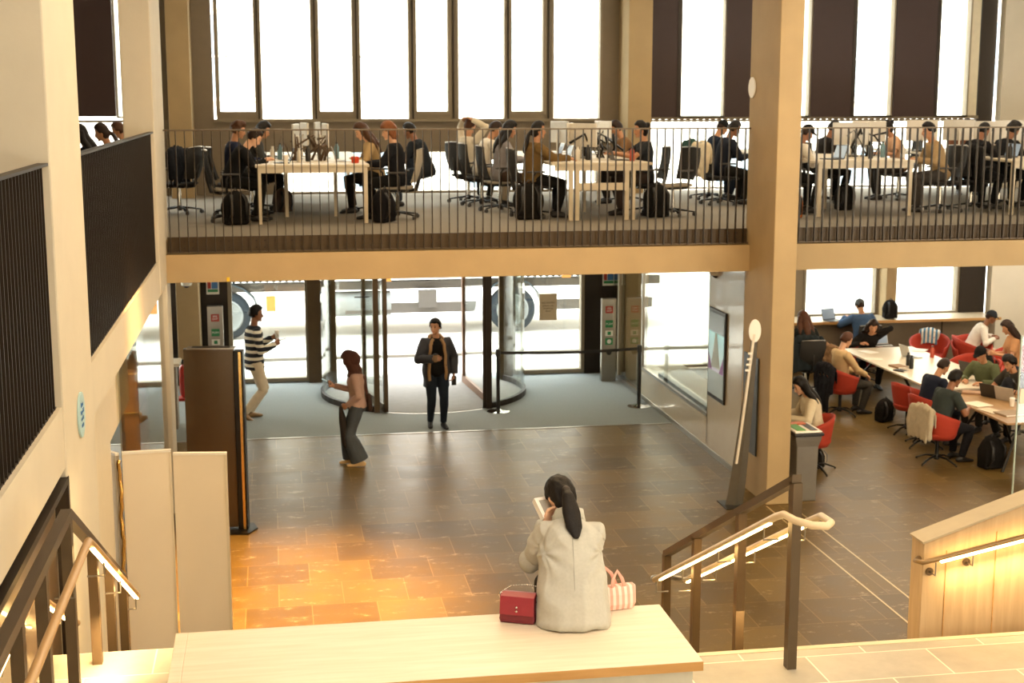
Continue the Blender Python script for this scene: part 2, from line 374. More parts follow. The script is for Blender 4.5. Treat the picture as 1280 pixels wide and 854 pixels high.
# sloping wall on the right, beyond the landing
a, b = aty(1153, 680, 7.5), aty(1280, 631, 7.5)
sl = (b.z-a.z)/(b.x-a.x)
xw = a.x
poly = [(xw, 0), (xw+.01, a.z), (xw+3.0, a.z+sl*3.0), (xw+3.0, 0)]
structure('wall_stair', M().prism(poly, 7.5, 7.66, 'Y'), ply, bevel=.006)
for k, px in enumerate((1179, 1240)):
    x = aty(px, 760, 7.5).x; structure('trim_%d' % (70+k), M().bb((x, 7.494, 0), (x+.004, 7.502, a.z+sl*(x-xw)-.1)), oak_end)
structure('trim_75', M().prism([(xw+.0, a.z), (xw, a.z+.012), (xw+3, a.z+sl*3+.012), (xw+3, a.z+sl*3)], 7.49, 7.67, 'Y'), mat('wall_cap', 'a89a80', .4, .3))
# outside
m = M().bb((-30, BY+.3, -.3), (50, 60, -.08)); structure('ground_street', m, mat('pavement', 'c4beb2', .9, scale=1))
structure('trim_80', M().bb((-30, 28.2, -.1), (50, 28.35, -.02)), mat('kerb', '8a8378', .9))
# ------------------------------------------------------------ exterior building across the street
bf = mat('far_facade', 'd8cfc0', .9); bwin = mat('far_window', '7d8a92', .2)
r = empty('terrace_building', (4, 44, -.1)); tag(r, 'pale stone building across the street seen through the tall windows', 'building')
M().bb((-34, 0, 0), (46, 6, 16)).build('wall', bf, r)
k = 0
for z in (1.2, 5.2, 9.2, 12.8):
    for x in range(-30, 44, 4):
        w = M().bb((x, -.06, z), (x+1.5, .05, z+2.4)).build('window', bwin, r)
        M().bb((x+.72, -.1, z), (x+.78, -.05, z+2.4)).bb((x, -.1, z+1.17), (x+1.5, -.05, z+1.23)).bb((x-.1, -.14, z-.12), (x+1.6, -.02, z)).build('sash', white, w)
# ------------------------------------------------------------ lorry outside
def lorry():
    r = empty('flatbed_lorry', (0, 31.0, -.08)); tag(r, 'pale blue flatbed lorry parked in the street beyond the entrance doors', 'lorry')
    lb = mat('lorry_blue', '4e5c66', .5); lg = mat('lorry_grey', '5c564e', .6); lk = mat('tyre', '2c343a', .9); lw = mat('wheel_white', '8a8e8c', .5)
    M().bb((-3.4, 0, 1.02), (8.6, .2, 1.2)).bb((-3.4, 1.8, 1.02), (8.6, 2.0, 1.2)).build('chassis', lg, r)
    M().bb((-3.4, -.25, 1.35), (8.6, 2.3, 1.5)).build('bed', lb, r)
    M().bb((1.5, -.1, .5), (4.4, .0, .72)).build('side_guard', lg, r); M().bb((6.0, -.1, .5), (8.4, .0, .72)).build('side_guard', lg, r)
    m = M()
    for a, b in ((-3, 1.2), (5.1, 8.4)):
        for q in range(int((b-a)/.14)): m.bb((a+q*.14, -.16, 1.25), (a+q*.14+.06, -.1, 1.34))
    m.build('lashing_rail', lk, r)
    for x in (-1.05, 5.2):
        w = M().lathe([(.2, -.02), (.46, 0), (.52, .06), (.52, .26), (.46, .3), (.2, .3)], (x, -.1, .52), 28, 'Y').build('wheel', lk, r, smooth='auto')
        M().lathe([(.05, -.1), (.12, -.1), (.14, -.04), (.3, -.03), (.33, -.05), (.36, -.03), (.36, .05)], (x, -.1, .52), 24, 'Y').build('rim', lw, w, smooth='auto')
        m = M()
        for q in range(9):
            t = q/8*pi; m.box((x+cos(t)*.68, .08, .52+sin(t)*.68), (.26, .34, .03), rot=Matrix.Rotation(-t+pi/2, 3, 'Y'))
        m.build('mudguard', lb, r)
    M().lathe([(.0, 0), (.28, 0), (.28, 1.3), (0, 1.3)], (1.2, .15, .7), 20, 'X').build('fuel_tank', lw, r, smooth='auto')
    M().bb((3.1, -.18, .62), (3.5, .0, 1.0)).build('toolbox', lg, r)
    M().bb((-.2, -.2, .62), (0.0, -.12, .95)).bb((6.3, -.2, 1.22), (6.5, -.1, 1.32)).bb((2.3, -.2, 1.22), (2.5, -.1, 1.32)).build('marker_lamp', mat('amber', 'd08a40', .3), r)
lorry()
# ------------------------------------------------------------ balustrades
def balustrade(label, axis, fixed, a, b, step, group, upstand=True, z0=3.235, z1=4.70):
    railm = MATS['bronze_rail'] if upstand else bronze_dark
    r = empty('balustrade', ((a if axis == 'X' else fixed), (fixed if axis == 'X' else a), 3.24)); tag(r, label, 'balustrade', group)
    L = b-a
    def bb(p, q): # along, across, z
        return ((p[0], p[1], p[2]), (q[0], q[1], q[2])) if axis == 'X' else ((p[1], p[0], p[2]), (q[1], q[0], q[2]))
    A, B = bb((0, -.03, z1-3.24), (L, .03, z1+.018-3.24)); M().bb(A, B).build('top_rail', railm, r)
    A, B = bb((0, -.03, z0-3.24), (L, .0, z0+.014-3.24)); M().bb(A, B).build('bottom_rail', railm, r)
    if upstand:
        A, B = bb((0, .03, .0), (L, .06, .185)); up = M().bb(A, B).build('upstand_plate', mat('upstand_bronze', '46361f', .5, .3), r)
        m = M()
        for k in range(int(L/.43)):
            x = .2+k*.43
            for dx in (0, .1):
                for z in (.05, .13):
                    c = (x+dx, .028, z) if axis == 'X' else (.028, x+dx, z)
                    m.box(c, (.014, .006, .014) if axis == 'X' else (.006, .014, .014))
        m.build('bolts', bronze_dark, up)
    d = (.010, .046, z1-z0) if axis == 'X' else (.046, .010, z1-z0)
    me = M().box((0, 0, (z1-z0)/2), d).mesh('baluster', mat('baluster_bronze', '33291c', .4, .5) if upstand else railm)
    n = int(L/step)
    for k in range(n+1):
        o = bpy.data.objects.new('baluster', me); COL.objects.link(o); o.parent = r
        t = (k+.35)*L/(n+1); o.location = (t, -.02, z0-3.24) if axis == 'X' else (-.02, t, z0-3.24)
    return r
balustrade('long bronze gallery balustrade between the left corner column and the big concrete column', 'X', 17.62, -1.27, 6.05, .107, 'gallery edge balustrades')
balustrade('bronze balustrade along the gallery edge to the right of the big concrete column', 'X', 17.62, 6.38, 12.4, .107, 'gallery edge balustrades')
balustrade('dark slatted balustrade of the side gallery between the two pale left columns', 'Y', -1.33, 10.22, 16.58, .1, 'side gallery balustrades', False)
balustrade('dark slatted balustrade of the side gallery in the upper left corner nearest the camera', 'Y', -1.33, 5.2, 8.78, .1, 'side gallery balustrades', False)
# ------------------------------------------------------------ stair railings
def stair_rail(x, label, side_out, flat, posts_y, top0, slope, near_y, end_y, foot):
    """top0: (y, z) of the knee of the top rail"""
    r = empty('stair_railing', (x, top0[0], 2.0)); tag(r, label, 'railing')
    y0, z0 = top0
    def tz(y): return z0 if y <= y0 else z0-(y-y0)*slope
    W = .03 if flat else .026
    def bar(ya, yb):
        za, zb = tz(ya), tz(yb)
        return M().prism([(ya-y0, za-.05-2), (yb-y0, zb-.05-2), (yb-y0, zb-2), (ya-y0, za-2)], -W, W, 'X')
    bar(y0-.0, end_y).build('top_rail', railm, r)
    if near_y < y0: bar(near_y, y0).build('top_rail', railm, r)
    for y in posts_y:
        zb = max(0, 2.0 if y < 7.33 else 2.0-(y-7.33)*.5-.1)
        M().bb((-W, y-y0-.012, zb-2), (W, y-y0+.05, tz(y)-2.045)).build('post', bronze if y > y0+.1 else railm, r)
    return r, tz
rr, tzR = stair_rail(2.74, 'bronze stair railing with glowing wooden handrail right of the bench', 1, False, (7.05, 7.93, 8.82, 9.54), (7.06, 3.10), .492, 7.06, 9.57, 2.0)
rl, tzL = stair_rail(-1.03, 'bronze stair railing with round wooden handrail in the bottom left corner', 1, False, (4.4, 4.95, 5.5, 6.1, 6.88, 7.75, 8.45, 9.1), (6.93, 3.13), .492, 3.6, 9.2, 2.0)
hr = mat('handrail_wood', 'b08a58', .4, var=.08); hr_end = mat('handrail_pale', 'd9c3a0', .35, var=.05)
def brackets(par, pts, side):
    for p in pts:
        p = V(p); M().tube([p+V((0, 0, -.02)), p+V((0, 0, -.10)), p+V((side*.09, 0, -.10))], .006, 6).build('bracket', steel, par)
# right: two rails joined by a loop at the top
y0 = 7.06; o3 = lambda x, y, z: (x-2.74, y-y0, z-2.0)
hz = lambda y: 2.91-(y-7.0)*.492
m = M().tube([o3(2.65, y, hz(y)) for y in (9.55, 8.6, 7.6, 7.12)] + [o3(2.65, 7.0, 2.90), o3(2.67, 6.88, 2.90), o3(2.73, 6.80, 2.895), o3(2.81, 6.79, 2.89), o3(2.86, 6.86, 2.885), o3(2.86, 7.0, 2.88)] + [o3(2.85, y, hz(y)-.03) for y in (7.15, 7.6, 8.6, 9.45)], .021, 10, close=False)
h = m.build('handrail', hr_end, rr, smooth=True)
M().tube([o3(2.65, 9.55, hz(9.55)), o3(2.67, 9.66, hz(9.6)), o3(2.74, 9.7, hz(9.62)), o3(2.82, 9.64, hz(9.6)), o3(2.85, 9.45, hz(9.45)-.03)], .021, 10).build('end_loop', steel, h, smooth=True)
for x, dz in ((2.65, 0), (2.85, -.03)):
    m = M(); m.prism([(7.2-y0, hz(7.2)-.028-2+dz), (9.4-y0, hz(9.4)-.028-2+dz), (9.4-y0, hz(9.4)-.018-2+dz), (7.2-y0, hz(7.2)-.018-2+dz)], x-2.74-.010, x-2.74+.010, 'X'); m.build('light_strip', led, h)
brackets(h, [o3(2.65, y, hz(y)) for y in (7.3, 8.1, 8.85, 9.5)], 1); brackets(h, [o3(2.85, y, hz(y)-.03) for y in (7.2, 8.0, 8.75, 9.3)], -1)
# left
y0l = 6.93; o4 = lambda x, y, z: (x+1.03, y-y0l, z-2.0)
hzl = lambda y: 2.93 if y < 7.05 else 2.93-(y-7.05)*.492
m = M().tube([o4(-.95, y, hzl(y)) for y in (3.4, 5.0, 6.9)]+[o4(-.95, 7.05, 2.925), o4(-.95, 7.2, hzl(7.2))]+[o4(-.95, y, hzl(y)) for y in (8.0, 9.2)]+[o4(-.97, 9.3, hzl(9.22)), o4(-1.03, 9.33, hzl(9.25))], .021, 12)
hl = m.build('handrail', hr, rl, smooth=True)
M().prism([(7.15-y0l, hzl(7.15)-.028-2), (9.15-y0l, hzl(9.15)-.028-2), (9.15-y0l, hzl(9.15)-.018-2), (7.15-y0l, hzl(7.15)-.018-2)], .07, .092, 'X').build('light_strip', led, hl)
brackets(hl, [o4(-.95, y, hzl(y)) for y in (5.4, 6.5, 7.6, 8.3, 9.1)], -1)
# wall handrail on the left wall, far side of the stair
w = empty('wall_handrail', (-1.3, 4, 2.9)); tag(w, 'short lit handrail fixed to the left wall behind the bronze stair railing', 'handrail')
hw = lambda y: 2.62-2.9 if y < 7.2 else 2.62-2.9-(y-7.2)*.492
M().tube([(.05, y-4, hw(y)) for y in (3.6, 7.1, 7.25, 8.6)], .02, 10).build('rail', hr, w, smooth=True)
for ya, yb in ((4.6, 5.4), (5.75, 6.6), (7.3, 8.5)):
    M().prism([(ya-4, hw(ya)-.03), (yb-4, hw(yb)-.03), (yb-4, hw(yb)-.02), (ya-4, hw(ya)-.02)], .04, .06, 'X').build('light_strip', led, w)
for y in (5.1, 6.3, 8.0): M().tube([(.05, y-4, hw(y)), (.05, y-4, hw(y)-.07), (-.04, y-4, hw(y)-.07)], .006, 6).build('bracket', steel, w)
# handrail on the sloping wall
w = empty('wall_handrail', (xw, 7.5, 2.4)); tag(w, 'lit metal handrail running up the sloping timber wall at the right edge', 'handrail')
pa, pb = aty(1156, 703, 7.42), aty(1280, 671, 7.42); s2 = (pb.z-pa.z)/(pb.x-pa.x)
q = lambda d, dy=-.08, dz=0: (pa.x-xw+d, dy, pa.z-2.4+s2*d+dz)
M().tube([q(0, -.005), q(-.03, -.03), q(-.01, -.08), q(.04), q(1.5), q(3)], .019, 10, flat=.8).build('rail', mat('rail_bronze', '8c7350', .3, .7), w, smooth=True)
aa, bb_ = q(.1, -.08, -.028), q(2.9, -.08, -.028)
M().add([(aa[0], -.09, aa[2]), (aa[0], -.07, aa[2]), (aa[0], -.07, aa[2]+.01), (aa[0], -.09, aa[2]+.01), (bb_[0], -.09, bb_[2]), (bb_[0], -.07, bb_[2]), (bb_[0], -.07, bb_[2]+.01), (bb_[0], -.09, bb_[2]+.01)], [(0, 3, 2, 1), (4, 5, 6, 7), (0, 1, 5, 4), (1, 2, 6, 5), (2, 3, 7, 6), (3, 0, 4, 7)]).build('light_strip', led, w)
for d in (.07, .3, .95):
    b_ = M().tube([q(d, -.08, -.02), q(d, -.08, -.10), q(d, -.0, -.10)], .005, 6).build('bracket', steel, w)
    M().lathe([(0, 0), (.024, 0), (.024, -.008), (0, -.008)], q(d, -.0, -.10), 16, 'Y').build('mounting_disc', bronze, b_)
# ------------------------------------------------------------ bench
r = empty('bench', (.72, 6.7, 2.0)); tag(r, 'long pale oak slab bench the woman in the grey jacket sits on', 'bench')
M().bb((-1.27+.06, -.40, .35), (1.28, .40, .40)).build('seat_slab', oak, r, bevel=.004)
M().bb((-1.27, -.40, .35), (-1.21, .40, .40)).build('breadboard_end', oak, r, bevel=.004)
M().bb((-1.27, -.403, .352), (1.28, -.399, .398)).build('front_edge', oak_end, r)
M().bb((-1.2, -.36, 0), (1.24, .36, .35)).build('plinth', mat('plinth_grey', 'c2c0b4', .5), r)
# dark post in the lower right corner, near the camera
r = M().bb((-.02, -.02, 0), (.12, .05, .38)).build('dark_post', bronze_dark, None, bevel=.003, loc=(3.66, 6.08, 2.0)); tag(r, 'short dark post at the bottom right corner of the landing', 'post')
# ------------------------------------------------------------ revolving door
door = empty('door_1', (2.52, 24.35, 0)); door['kind'] = 'structure'
RC = 1.75
clearg = glassmat('door_glass', (.96, .98, .96), 0)
def arc(a0, a1, z0, z1, rad, th, n=14):
    rings = []
    for k in range(n+1):
        a = RD(a0+(a1-a0)*k/n); c, s_ = cos(a), sin(a)
        rings.append([V((c*rad, s_*rad, z0)), V((c*(rad+th), s_*(rad+th), z0)), V((c*(rad+th), s_*(rad+th), z1)), V((c*rad, s_*rad, z1))])
    return M().loft(rings)
arc(150, 238, .1, 2.85, RC, .015).build('curved_glass', clearg, door)
arc(-58, 30, .1, 2.85, RC, .015).build('curved_glass', clearg, door)
for a0, a1 in ((150, 238), (-58, 30)): arc(a0, a1, 0, .1, RC-.02, .06).build('curved_kick_rail', bronze_dark, door)
arc(150, 390, 2.85, 3.0, RC-.05, .12, 24).build('canopy_ring', bronze, door)
for a in (238, -58, 150, 30):
    x, y = cos(RD(a))*RC, sin(RD(a))*RC
    M().box((x, y, 1.45), (.09, .12, 2.9)).build('door_post', bronze if a > 0 else bronze_dark, door)
M().lathe([(0, .005), (RC-.05, .005), (RC-.05, .012), (0, .012)], (0, 0, 0), 48).build('door_mat', mat('door_matting', '8d8880', .9), door)
m = M()
for k in range(25):
    a = RD(215+110*k/24); a2 = RD(215+110*(k+1)/24)
    m.add([(cos(a)*(RC-.01), sin(a)*(RC-.01), .012), (cos(a)*(RC+.03), sin(a)*(RC+.03), .012), (cos(a2)*(RC+.03), sin(a2)*(RC+.03), .012), (cos(a2)*(RC-.01), sin(a2)*(RC-.01), .012)], [(0, 1, 2, 3)])
m.build('threshold_ring', steel, door)
def leaf(x0, y0, x1, y1, mt, name='door_leaf'):
    L = math.hypot(x1-x0, y1-y0); g = M(); R = math.atan2(y1-y0, x1-x0)
    g.bb((0, -.03, .02), (.09, .03, 2.85)); g.bb((L-.09, -.03, .02), (L, .03, 2.85)); g.bb((0, -.03, .02), (L, .03, .14)); g.bb((0, -.03, 2.7), (L, .03, 2.85))
    o = g.build(name, mt, door, loc=(x0, y0, 0), rz=R)
    M().bb((.08, -.006, .1), (L-.08, .006, 2.75)).build('leaf_glass', glass, o)
    return o
leaf(.85, -1.55, 1.05, -.6, bronze_dark); leaf(.95, -1.0, .8, .75, mat('warm_frame', '7d5a3e', .45, .3)); leaf(-.78, -1.62, -1.05, -.1, bronze)
M().tube([(-.8, .75, 2.25), (.8, .8, 2.23)], .012, 6).build('push_bar', bronze, door)
M().tube([(-1.2, -.3, 1.75), (-.95, -.3, 1.75)], .012, 6).build('push_handle', bronze_dark, door)
# ------------------------------------------------------------ retractable belt barrier
r = empty('belt_barrier', (3.56, 22.58, 0)); tag(r, 'black retractable belt barrier across the right hand doorway', 'barrier')
for x in (0, 2.38):
    p = M().tube([(x, 0, .03), (x, 0, .98)], .032, 14).build('post', black, r, smooth='auto')
    M().lathe([(0, 0), (.19, 0), (.19, .012), (.06, .03), (.035, .05), (0, .05)], (x, 0, 0), 28).build('base', chrome, p, smooth='auto')
    M().lathe([(0, .93), (.042, .93), (.042, 1.03), (.03, 1.045), (0, 1.045)], (x, 0, 0), 16).build('belt_head', black, p, smooth='auto')
m = M(); rings = []
for k in range(13):
    t = k/12; x = .03+t*2.32; z = .985-.03*sin(pi*t); rings.append([V((x, -.003, z-.024)), V((x, .003, z-.024)), V((x, .003, z+.024)), V((x, -.003, z+.024))])
m.loft(rings); m.build('belt', black, r)
# ------------------------------------------------------------ push panels by the doors
green = mat('sign_green', '1f7a4a', .5); red = mat('sign_red', 'a03028', .5); blue = mat('sign_blue', '3b6ea8', .5); signw = mat('sign_white', 'dcdad2', .5)
def access_panel(x, y, z0, w, h, label):
    r = empty('door_access_post', (x, y, 0)); tag(r, label, 'control panel')
    M().bb((0, 0, z0), (w, .1, h)).build('casing', steel, r, bevel=.008)
    c = w/2
    def bt(name, mt, z, hh, ww=.14):
        return M().bb((c-ww/2, -.012, z-hh/2), (c+ww/2, .0, z+hh/2)).build(name, mt, r, bevel=.003)
    b = bt('fire_label', red, h-.2, .13); textmesh('lettering', 'FIRE\nEXIT', .045, signw, b, (c, -.014, h-.2), (pi/2, 0, 0))
    b = bt('open_label', green, h-.46, .13); textmesh('lettering', 'PUSH', .05, signw, b, (c, -.014, h-.46), (pi/2, 0, 0))
    b = bt('call_point', signw, h-.63, .10); M().bb((c-.03, -.022, h-.66), (c+.03, -.012, h-.60)).build('button', green, b)
    b = bt('release_label', green, h-.78, .12); M().ell((c, -.014, h-.78), (.04, .004, .04), 12, 6).build('pictogram', signw, b)
    M().lathe([(0, 0), (.05, 0), (.05, -.02), (0, -.02)], (c, 0, h-.98), 14, 'Y').build('key_switch', black, r)
    return r
access_panel(5.80, 24.75, 0, .27, 1.52, 'grey access post with green buttons beside the belted right doorway')
access_panel(-1.18, 24.95, .55, .27, 1.52, 'grey access panel with green buttons left of the striped jumper man')
for x, z, y, lab in ((5.98, 1.88, 25.5, 'small blue and red notice above the right access post'), (-1.2, 1.88, 25.5, 'small blue and red notice above the left access panel')):
    r = M().bb((0, 0, -.22), (.22, .02, .1)).build('notice', signw, None, loc=(x, y-.02, z)); tag(r, lab, 'notice')
    M().bb((.09, -.004, -.12), (.2, .0, .09)).build('blue_field', blue, r); M().bb((.02, -.004, -.12), (.08, .0, .09)).build('red_field', red, r); M().bb((.02, -.004, -.18), (.2, .0, -.13)).build('green_field', green, r)
p = aty(674, 367, 25.52)
r = M().bb((0, 0, -.5), (.33, .004, 0)).build('paper_notice', mat('notice_paper', 'cbb696', .8), None, loc=(p.x, 25.5, p.z)); tag(r, 'beige paper notice taped to the glass of the right hand door', 'notice')
textmesh('lettering', 'NO ENTRY\nplease use\nrevolving\ndoor', .05, bronze, r, (.165, -.003, -.25), (pi/2, 0, 0))
# ceiling dome cameras
for px, py, y, lab in ((233, 353, 24.8, 'white dome camera on the beam at the left door column'), (895, 339, 19.2, 'white dome camera at the top of the lobby side wall')):
    p = aty(px, py, y); r = M().lathe([(0, .06), (.09, .06), (.1, .0), (.085, -.05), (.06, -.06)], (0, 0, 0), 18).build('dome_camera', white, None, smooth='auto', loc=p); tag(r, lab, 'camera')
    M().ell((0, 0, -.05), (.055, .055, .05), 12, 8).build('lens_dome', black, r, smooth=True)
    M().bb((-.02, -.02, .06), (.02, .02, 2.95-p.z)).build('stem', white, r)
p = aty(285, 345, 17.54); r = M().bb((-.018, -.012, -.025), (.018, 0, .025)).build('beam_marker', mat('yellow', 'e8c020', .5), None, bevel=.003, loc=(p.x, 17.55, 2.91)); tag(r, 'tiny yellow marker on the lower edge of the left beam', 'marker')
# wall discs
r = M().lathe([(0, 0), (.13, 0), (.13, -.012), (0, -.012)], (0, 0, 0), 36, 'X').build('wall_disc', white, None, loc=(6.055, 17.6, 5.22)); tag(r, 'round white disc sign high on the big concrete column', 'sign')
r = M().lathe([(0, .0), (.15, .0), (.15, .012), (0, .012)], (0, 0, 0), 36, 'X').build('wall_disc', mat('disc_blue', 'a9c8cc', .4), None, loc=(-1.288, 9.49, 3.04)); tag(r, 'round pale blue disc sign on the near left column', 'sign')
textmesh('lettering', 'Please\nkeep left\non the\nstairs', .045, blue, r, (.014, 0, 0), (pi/2, 0, pi/2))
# wall screen
r = empty('wall_screen', (SX, 19.03, 1.52)); tag(r, 'portrait display screen with a pale poster on the lobby side wall', 'screen')
M().bb((-.03, -.38, -.66), (0, .38, .63)).build('frame', bronze_dark, r, bevel=.004)
m = bpy.data.materials.new('screen_picture'); m.use_nodes = True; nt = m.node_tree; b = nt.nodes['Principled BSDF']
tc = nt.nodes.new('ShaderNodeTexCoord'); sp = nt.nodes.new('ShaderNodeSeparateXYZ'); nt.links.new(tc.outputs['Object'], sp.inputs[0])
cr = nt.nodes.new('ShaderNodeValToRGB'); mr = nt.nodes.new('ShaderNodeMapRange'); mr.inputs[1].default_value = -.6; mr.inputs[2].default_value = .6
nt.links.new(sp.outputs[2], mr.inputs[0]); nt.links.new(mr.outputs[0], cr.inputs[0])
e = cr.color_ramp.elements; e[0].position = 0; e[0].color = tuple(hexc('8a9088'))+(1,); e[1].position = 1; e[1].color = tuple(hexc('4f534c'))+(1,)
for p_, c_ in ((.28, '8e968e'), (.3, 'c0b8c8'), (.42, '9ab8b8'), (.74, '88c4c4'), (.76, '5a5f58')): x = e.new(p_); x.color = tuple(hexc(c_))+(1,)
nt.links.new(cr.outputs[0], b.inputs['Base Color']); nt.links.new(cr.outputs[0], b.inputs['Emission Color']); b.inputs['Emission Strength'].default_value = .25; b.inputs['Roughness'].default_value = .25
pic = M().bb((-.034, -.34, -.6), (-.03, .34, .58)).build('picture', m, r)
M().prism([(-.2, -.2), (.2, -.2), (.03, .3), (-.03, .3)], -.037, -.034, 'X').build('poster_shape', mat('poster_pale', 'bcc8c0', .5), pic)
M().prism([(-.34, -.25), (-.34, .0), (-.16, -.25)], -.037, -.034, 'X').prism([(.34, -.25), (.34, .0), (.16, -.25)], -.037, -.034, 'X').build('poster_corner', mat('poster_purple', '8a5a9a', .5), pic)
# directory sign with the letter G
r = empty('directory_sign', (6.05, 17.3, 1.2)); tag(r, 'tall dark directory sign with the letter G on the side of the big column', 'sign')
M().bb((-.02, -.27, -.66), (0, .27, .62)).build('board', mat('sign_board', '3a3a36', .4), r)
t = textmesh('level_letter', 'G', .17, signw, r, (-.022, -.12, .48), (pi/2, 0, -pi/2))
textmesh('directory_text', 'Welcome\nReception\nCafe\nStudy space\nToilets\nLifts', .055, mat('sign_grey', '8a8a82', .5), r, (-.022, .22, .05), (pi/2, 0, -pi/2), align='LEFT')
# leaning curved blade sign
r = empty('blade_sign', (5.66, 16.72, 0)); tag(r, 'tall leaning curved steel blade sign with a round white head', 'sign')
rings = []
for k in range(17):
    t = k/16; z = t*2.28; x = .0+.22*t**.8+.0*sin(pi*t); w = .115-.075*t; d = .05-.03*t
    c = V((x, .0, z)); rings.append([c+V((-w, 0, 0)), c+V((0, -d, 0)), c+V((w, 0, 0)), c+V((0, d, 0))])
M().loft(rings).build('blade', mat('blade_steel', '6f6a60', .35, .7), r, smooth=False)
rings = []
for k in range(17):
    t = .25+.75*k/16; z = t*2.2; x = .22*t**.8-.03-.05*(1-t); c = V((x, -.05, z)); rings.append([c+V((-.014, 0, 0)), c+V((.014, 0, 0)), c+V((.014, .03, 0)), c+V((-.014, .03, 0))])
M().loft(rings).build('pale_edge', mat('blade_pale', 'cfc6b4', .4), r)
M().lathe([(0, .0), (.13, .0), (.13, .02), (0, .02)], (0, 0, 0), 28, 'Y').xform(Matrix.Translation((.2, -.04, 2.24)) @ Matrix.Diagonal((.6, 1, 1.1, 1))).build('disc_head', white, r)
for x, z in ((.11, 1.75), (.12, 1.82), (.13, 1.89), (.14, 1.96)): M().bb((x-.03, -.07, z-.012), (x+.02, -.055, z+.012)).build('letter_bar', white, r)
M().bb((-.16, -.2, 0), (.12, .2, .012)).build('foot_plate', blackmetal, r)
# litter bin
r = empty('litter_bin', (6.62, 16.95, 0)); tag(r, 'grey recycling bin with coloured slots behind the stair post', 'bin')
gb = mat('bin_grey', '6b665e', .45)
rings = [[V((sx*w, sy*d, z)) for sx, sy in ((-1, -1), (1, -1), (1, 1), (-1, 1))] for z, w, d in ((0, .135, .22), (.72, .145, .23), (.8, .17, .25), (.86, .18, .26))]
M().loft(rings).build('bin_body', gb, r, bevel=.012)
M().bb((-.2, -.28, .86), (.2, .28, .9)).build('bin_lid', black, r, bevel=.015)
l = M().bb((-.18, -.25, .9), (.18, .25, .925)).build('bin_top', paper, r, bevel=.01)
M().bb((-.14, -.2, .925), (-.02, .2, .935)).build('green_slot_ring', mat('bin_green', '4e9a3a', .5), l, bevel=.004); M().bb((.04, -.2, .925), (.13, .2, .932)).build('dark_slot', black, l)
M().bb((-.14, .12, .925), (.1, .24, .94)).build('orange_label', mat('bin_orange', 'c8642c', .5), l)
# totem display on the left
r = empty('totem_display', (-.72, 16.75, 0), RD(-8)); tag(r, 'tall bronze totem display standing beside the white screens', 'display totem')
tm = mat('totem_bronze', '4c3d2a', .28, .55, var=.08)
M().bb((-.36, -.045, .04), (.22, .045, 2.2)).build('front_panel', tm, r, bevel=.004)
M().bb((.22, -.075, .02), (.335, .075, 2.18)).build('side_case', blackmetal, r, bevel=.01)
M().bb((.285, -.088, .03), (.315, -.07, 2.17)).build('brass_edge', mat('brass_edge', 'c09858', .25, .9), r)
M().bb((-.32, -.075, 2.2), (.24, .075, 2.215)).build('top_cap', steel, r); M().bb((-.26, -.04, 2.212), (.18, .04, 2.222)).build('top_vent', black, r)
M().prism([(-.4, -.2), (.36, -.24), (.44, .0), (.36, .2), (-.4, .2)], 0, .02, 'Z').build('base_plate', blackmetal, r)
# white folding screens
def screen_panel(name, x0, y0, x1, y1, h, lab):
    L = math.hypot(x1-x0, y1-y0); r = empty('folding_screen', (x0, y0, 0), math.atan2(y1-y0, x1-x0)); tag(r, lab, 'screen', 'white folding screens')
    M().bb((.0, -.015, .03), (L, .015, h)).build('panel', mat('screen_fabric', 'dccfb8', .7, var=.04, scale=3), r)
    M().bb((-.0, -.02, h), (L, .02, h+.02)).build('top_trim', white, r); M().bb((L-.02, -.02, 0), (L, .02, h)).build('edge_trim', cream, r)
    M().bb((0, -.02, 0), (L, .02, .03)).build('bottom_trim', white, r)
YS = 11.9
P = lambda px, y: aty(px, 563, y).x
a0, a1, a2, a3 = P(120, 12.15), P(149, YS), P(215, YS+.03), P(283, YS-.03)
hs = aty(215, 564, YS).z
screen_panel('a', a0, 12.15, a1-.02, YS, hs-.02, 'narrow white folding screen nearest the left wall')
screen_panel('b', a1+.02, YS, a2-.008, YS+.03, hs-.01, 'middle white folding screen with the bright reflection strip at its left')
screen_panel('c', a2+.008, YS+.03, a3, YS-.03, hs-.04, 'right hand white folding screen beside the bronze totem')
m = M(); rings = []  # wavy strip made up for handrail LEDs reflected at the screen seam
for k in range(60):
    t = k/59; z = .05+t*(hs-.1); x = a1+.006*sin(t*31)+.003*sin(t*87+1); y = YS-.03+.010*cos(t*41)
    rings.append([V((x-.016, y, z)), V((x, y-.014, z)), V((x+.016, y, z)), V((x, y+.01, z))])
r = M().loft(rings).build('reflection_strip', mat('reflection_brass', 'f0c070', .12, 1), None, smooth=True); tag(r, 'wavy brass coloured strip imitating handrail light reflections between the narrow and middle white screens', 'strip')
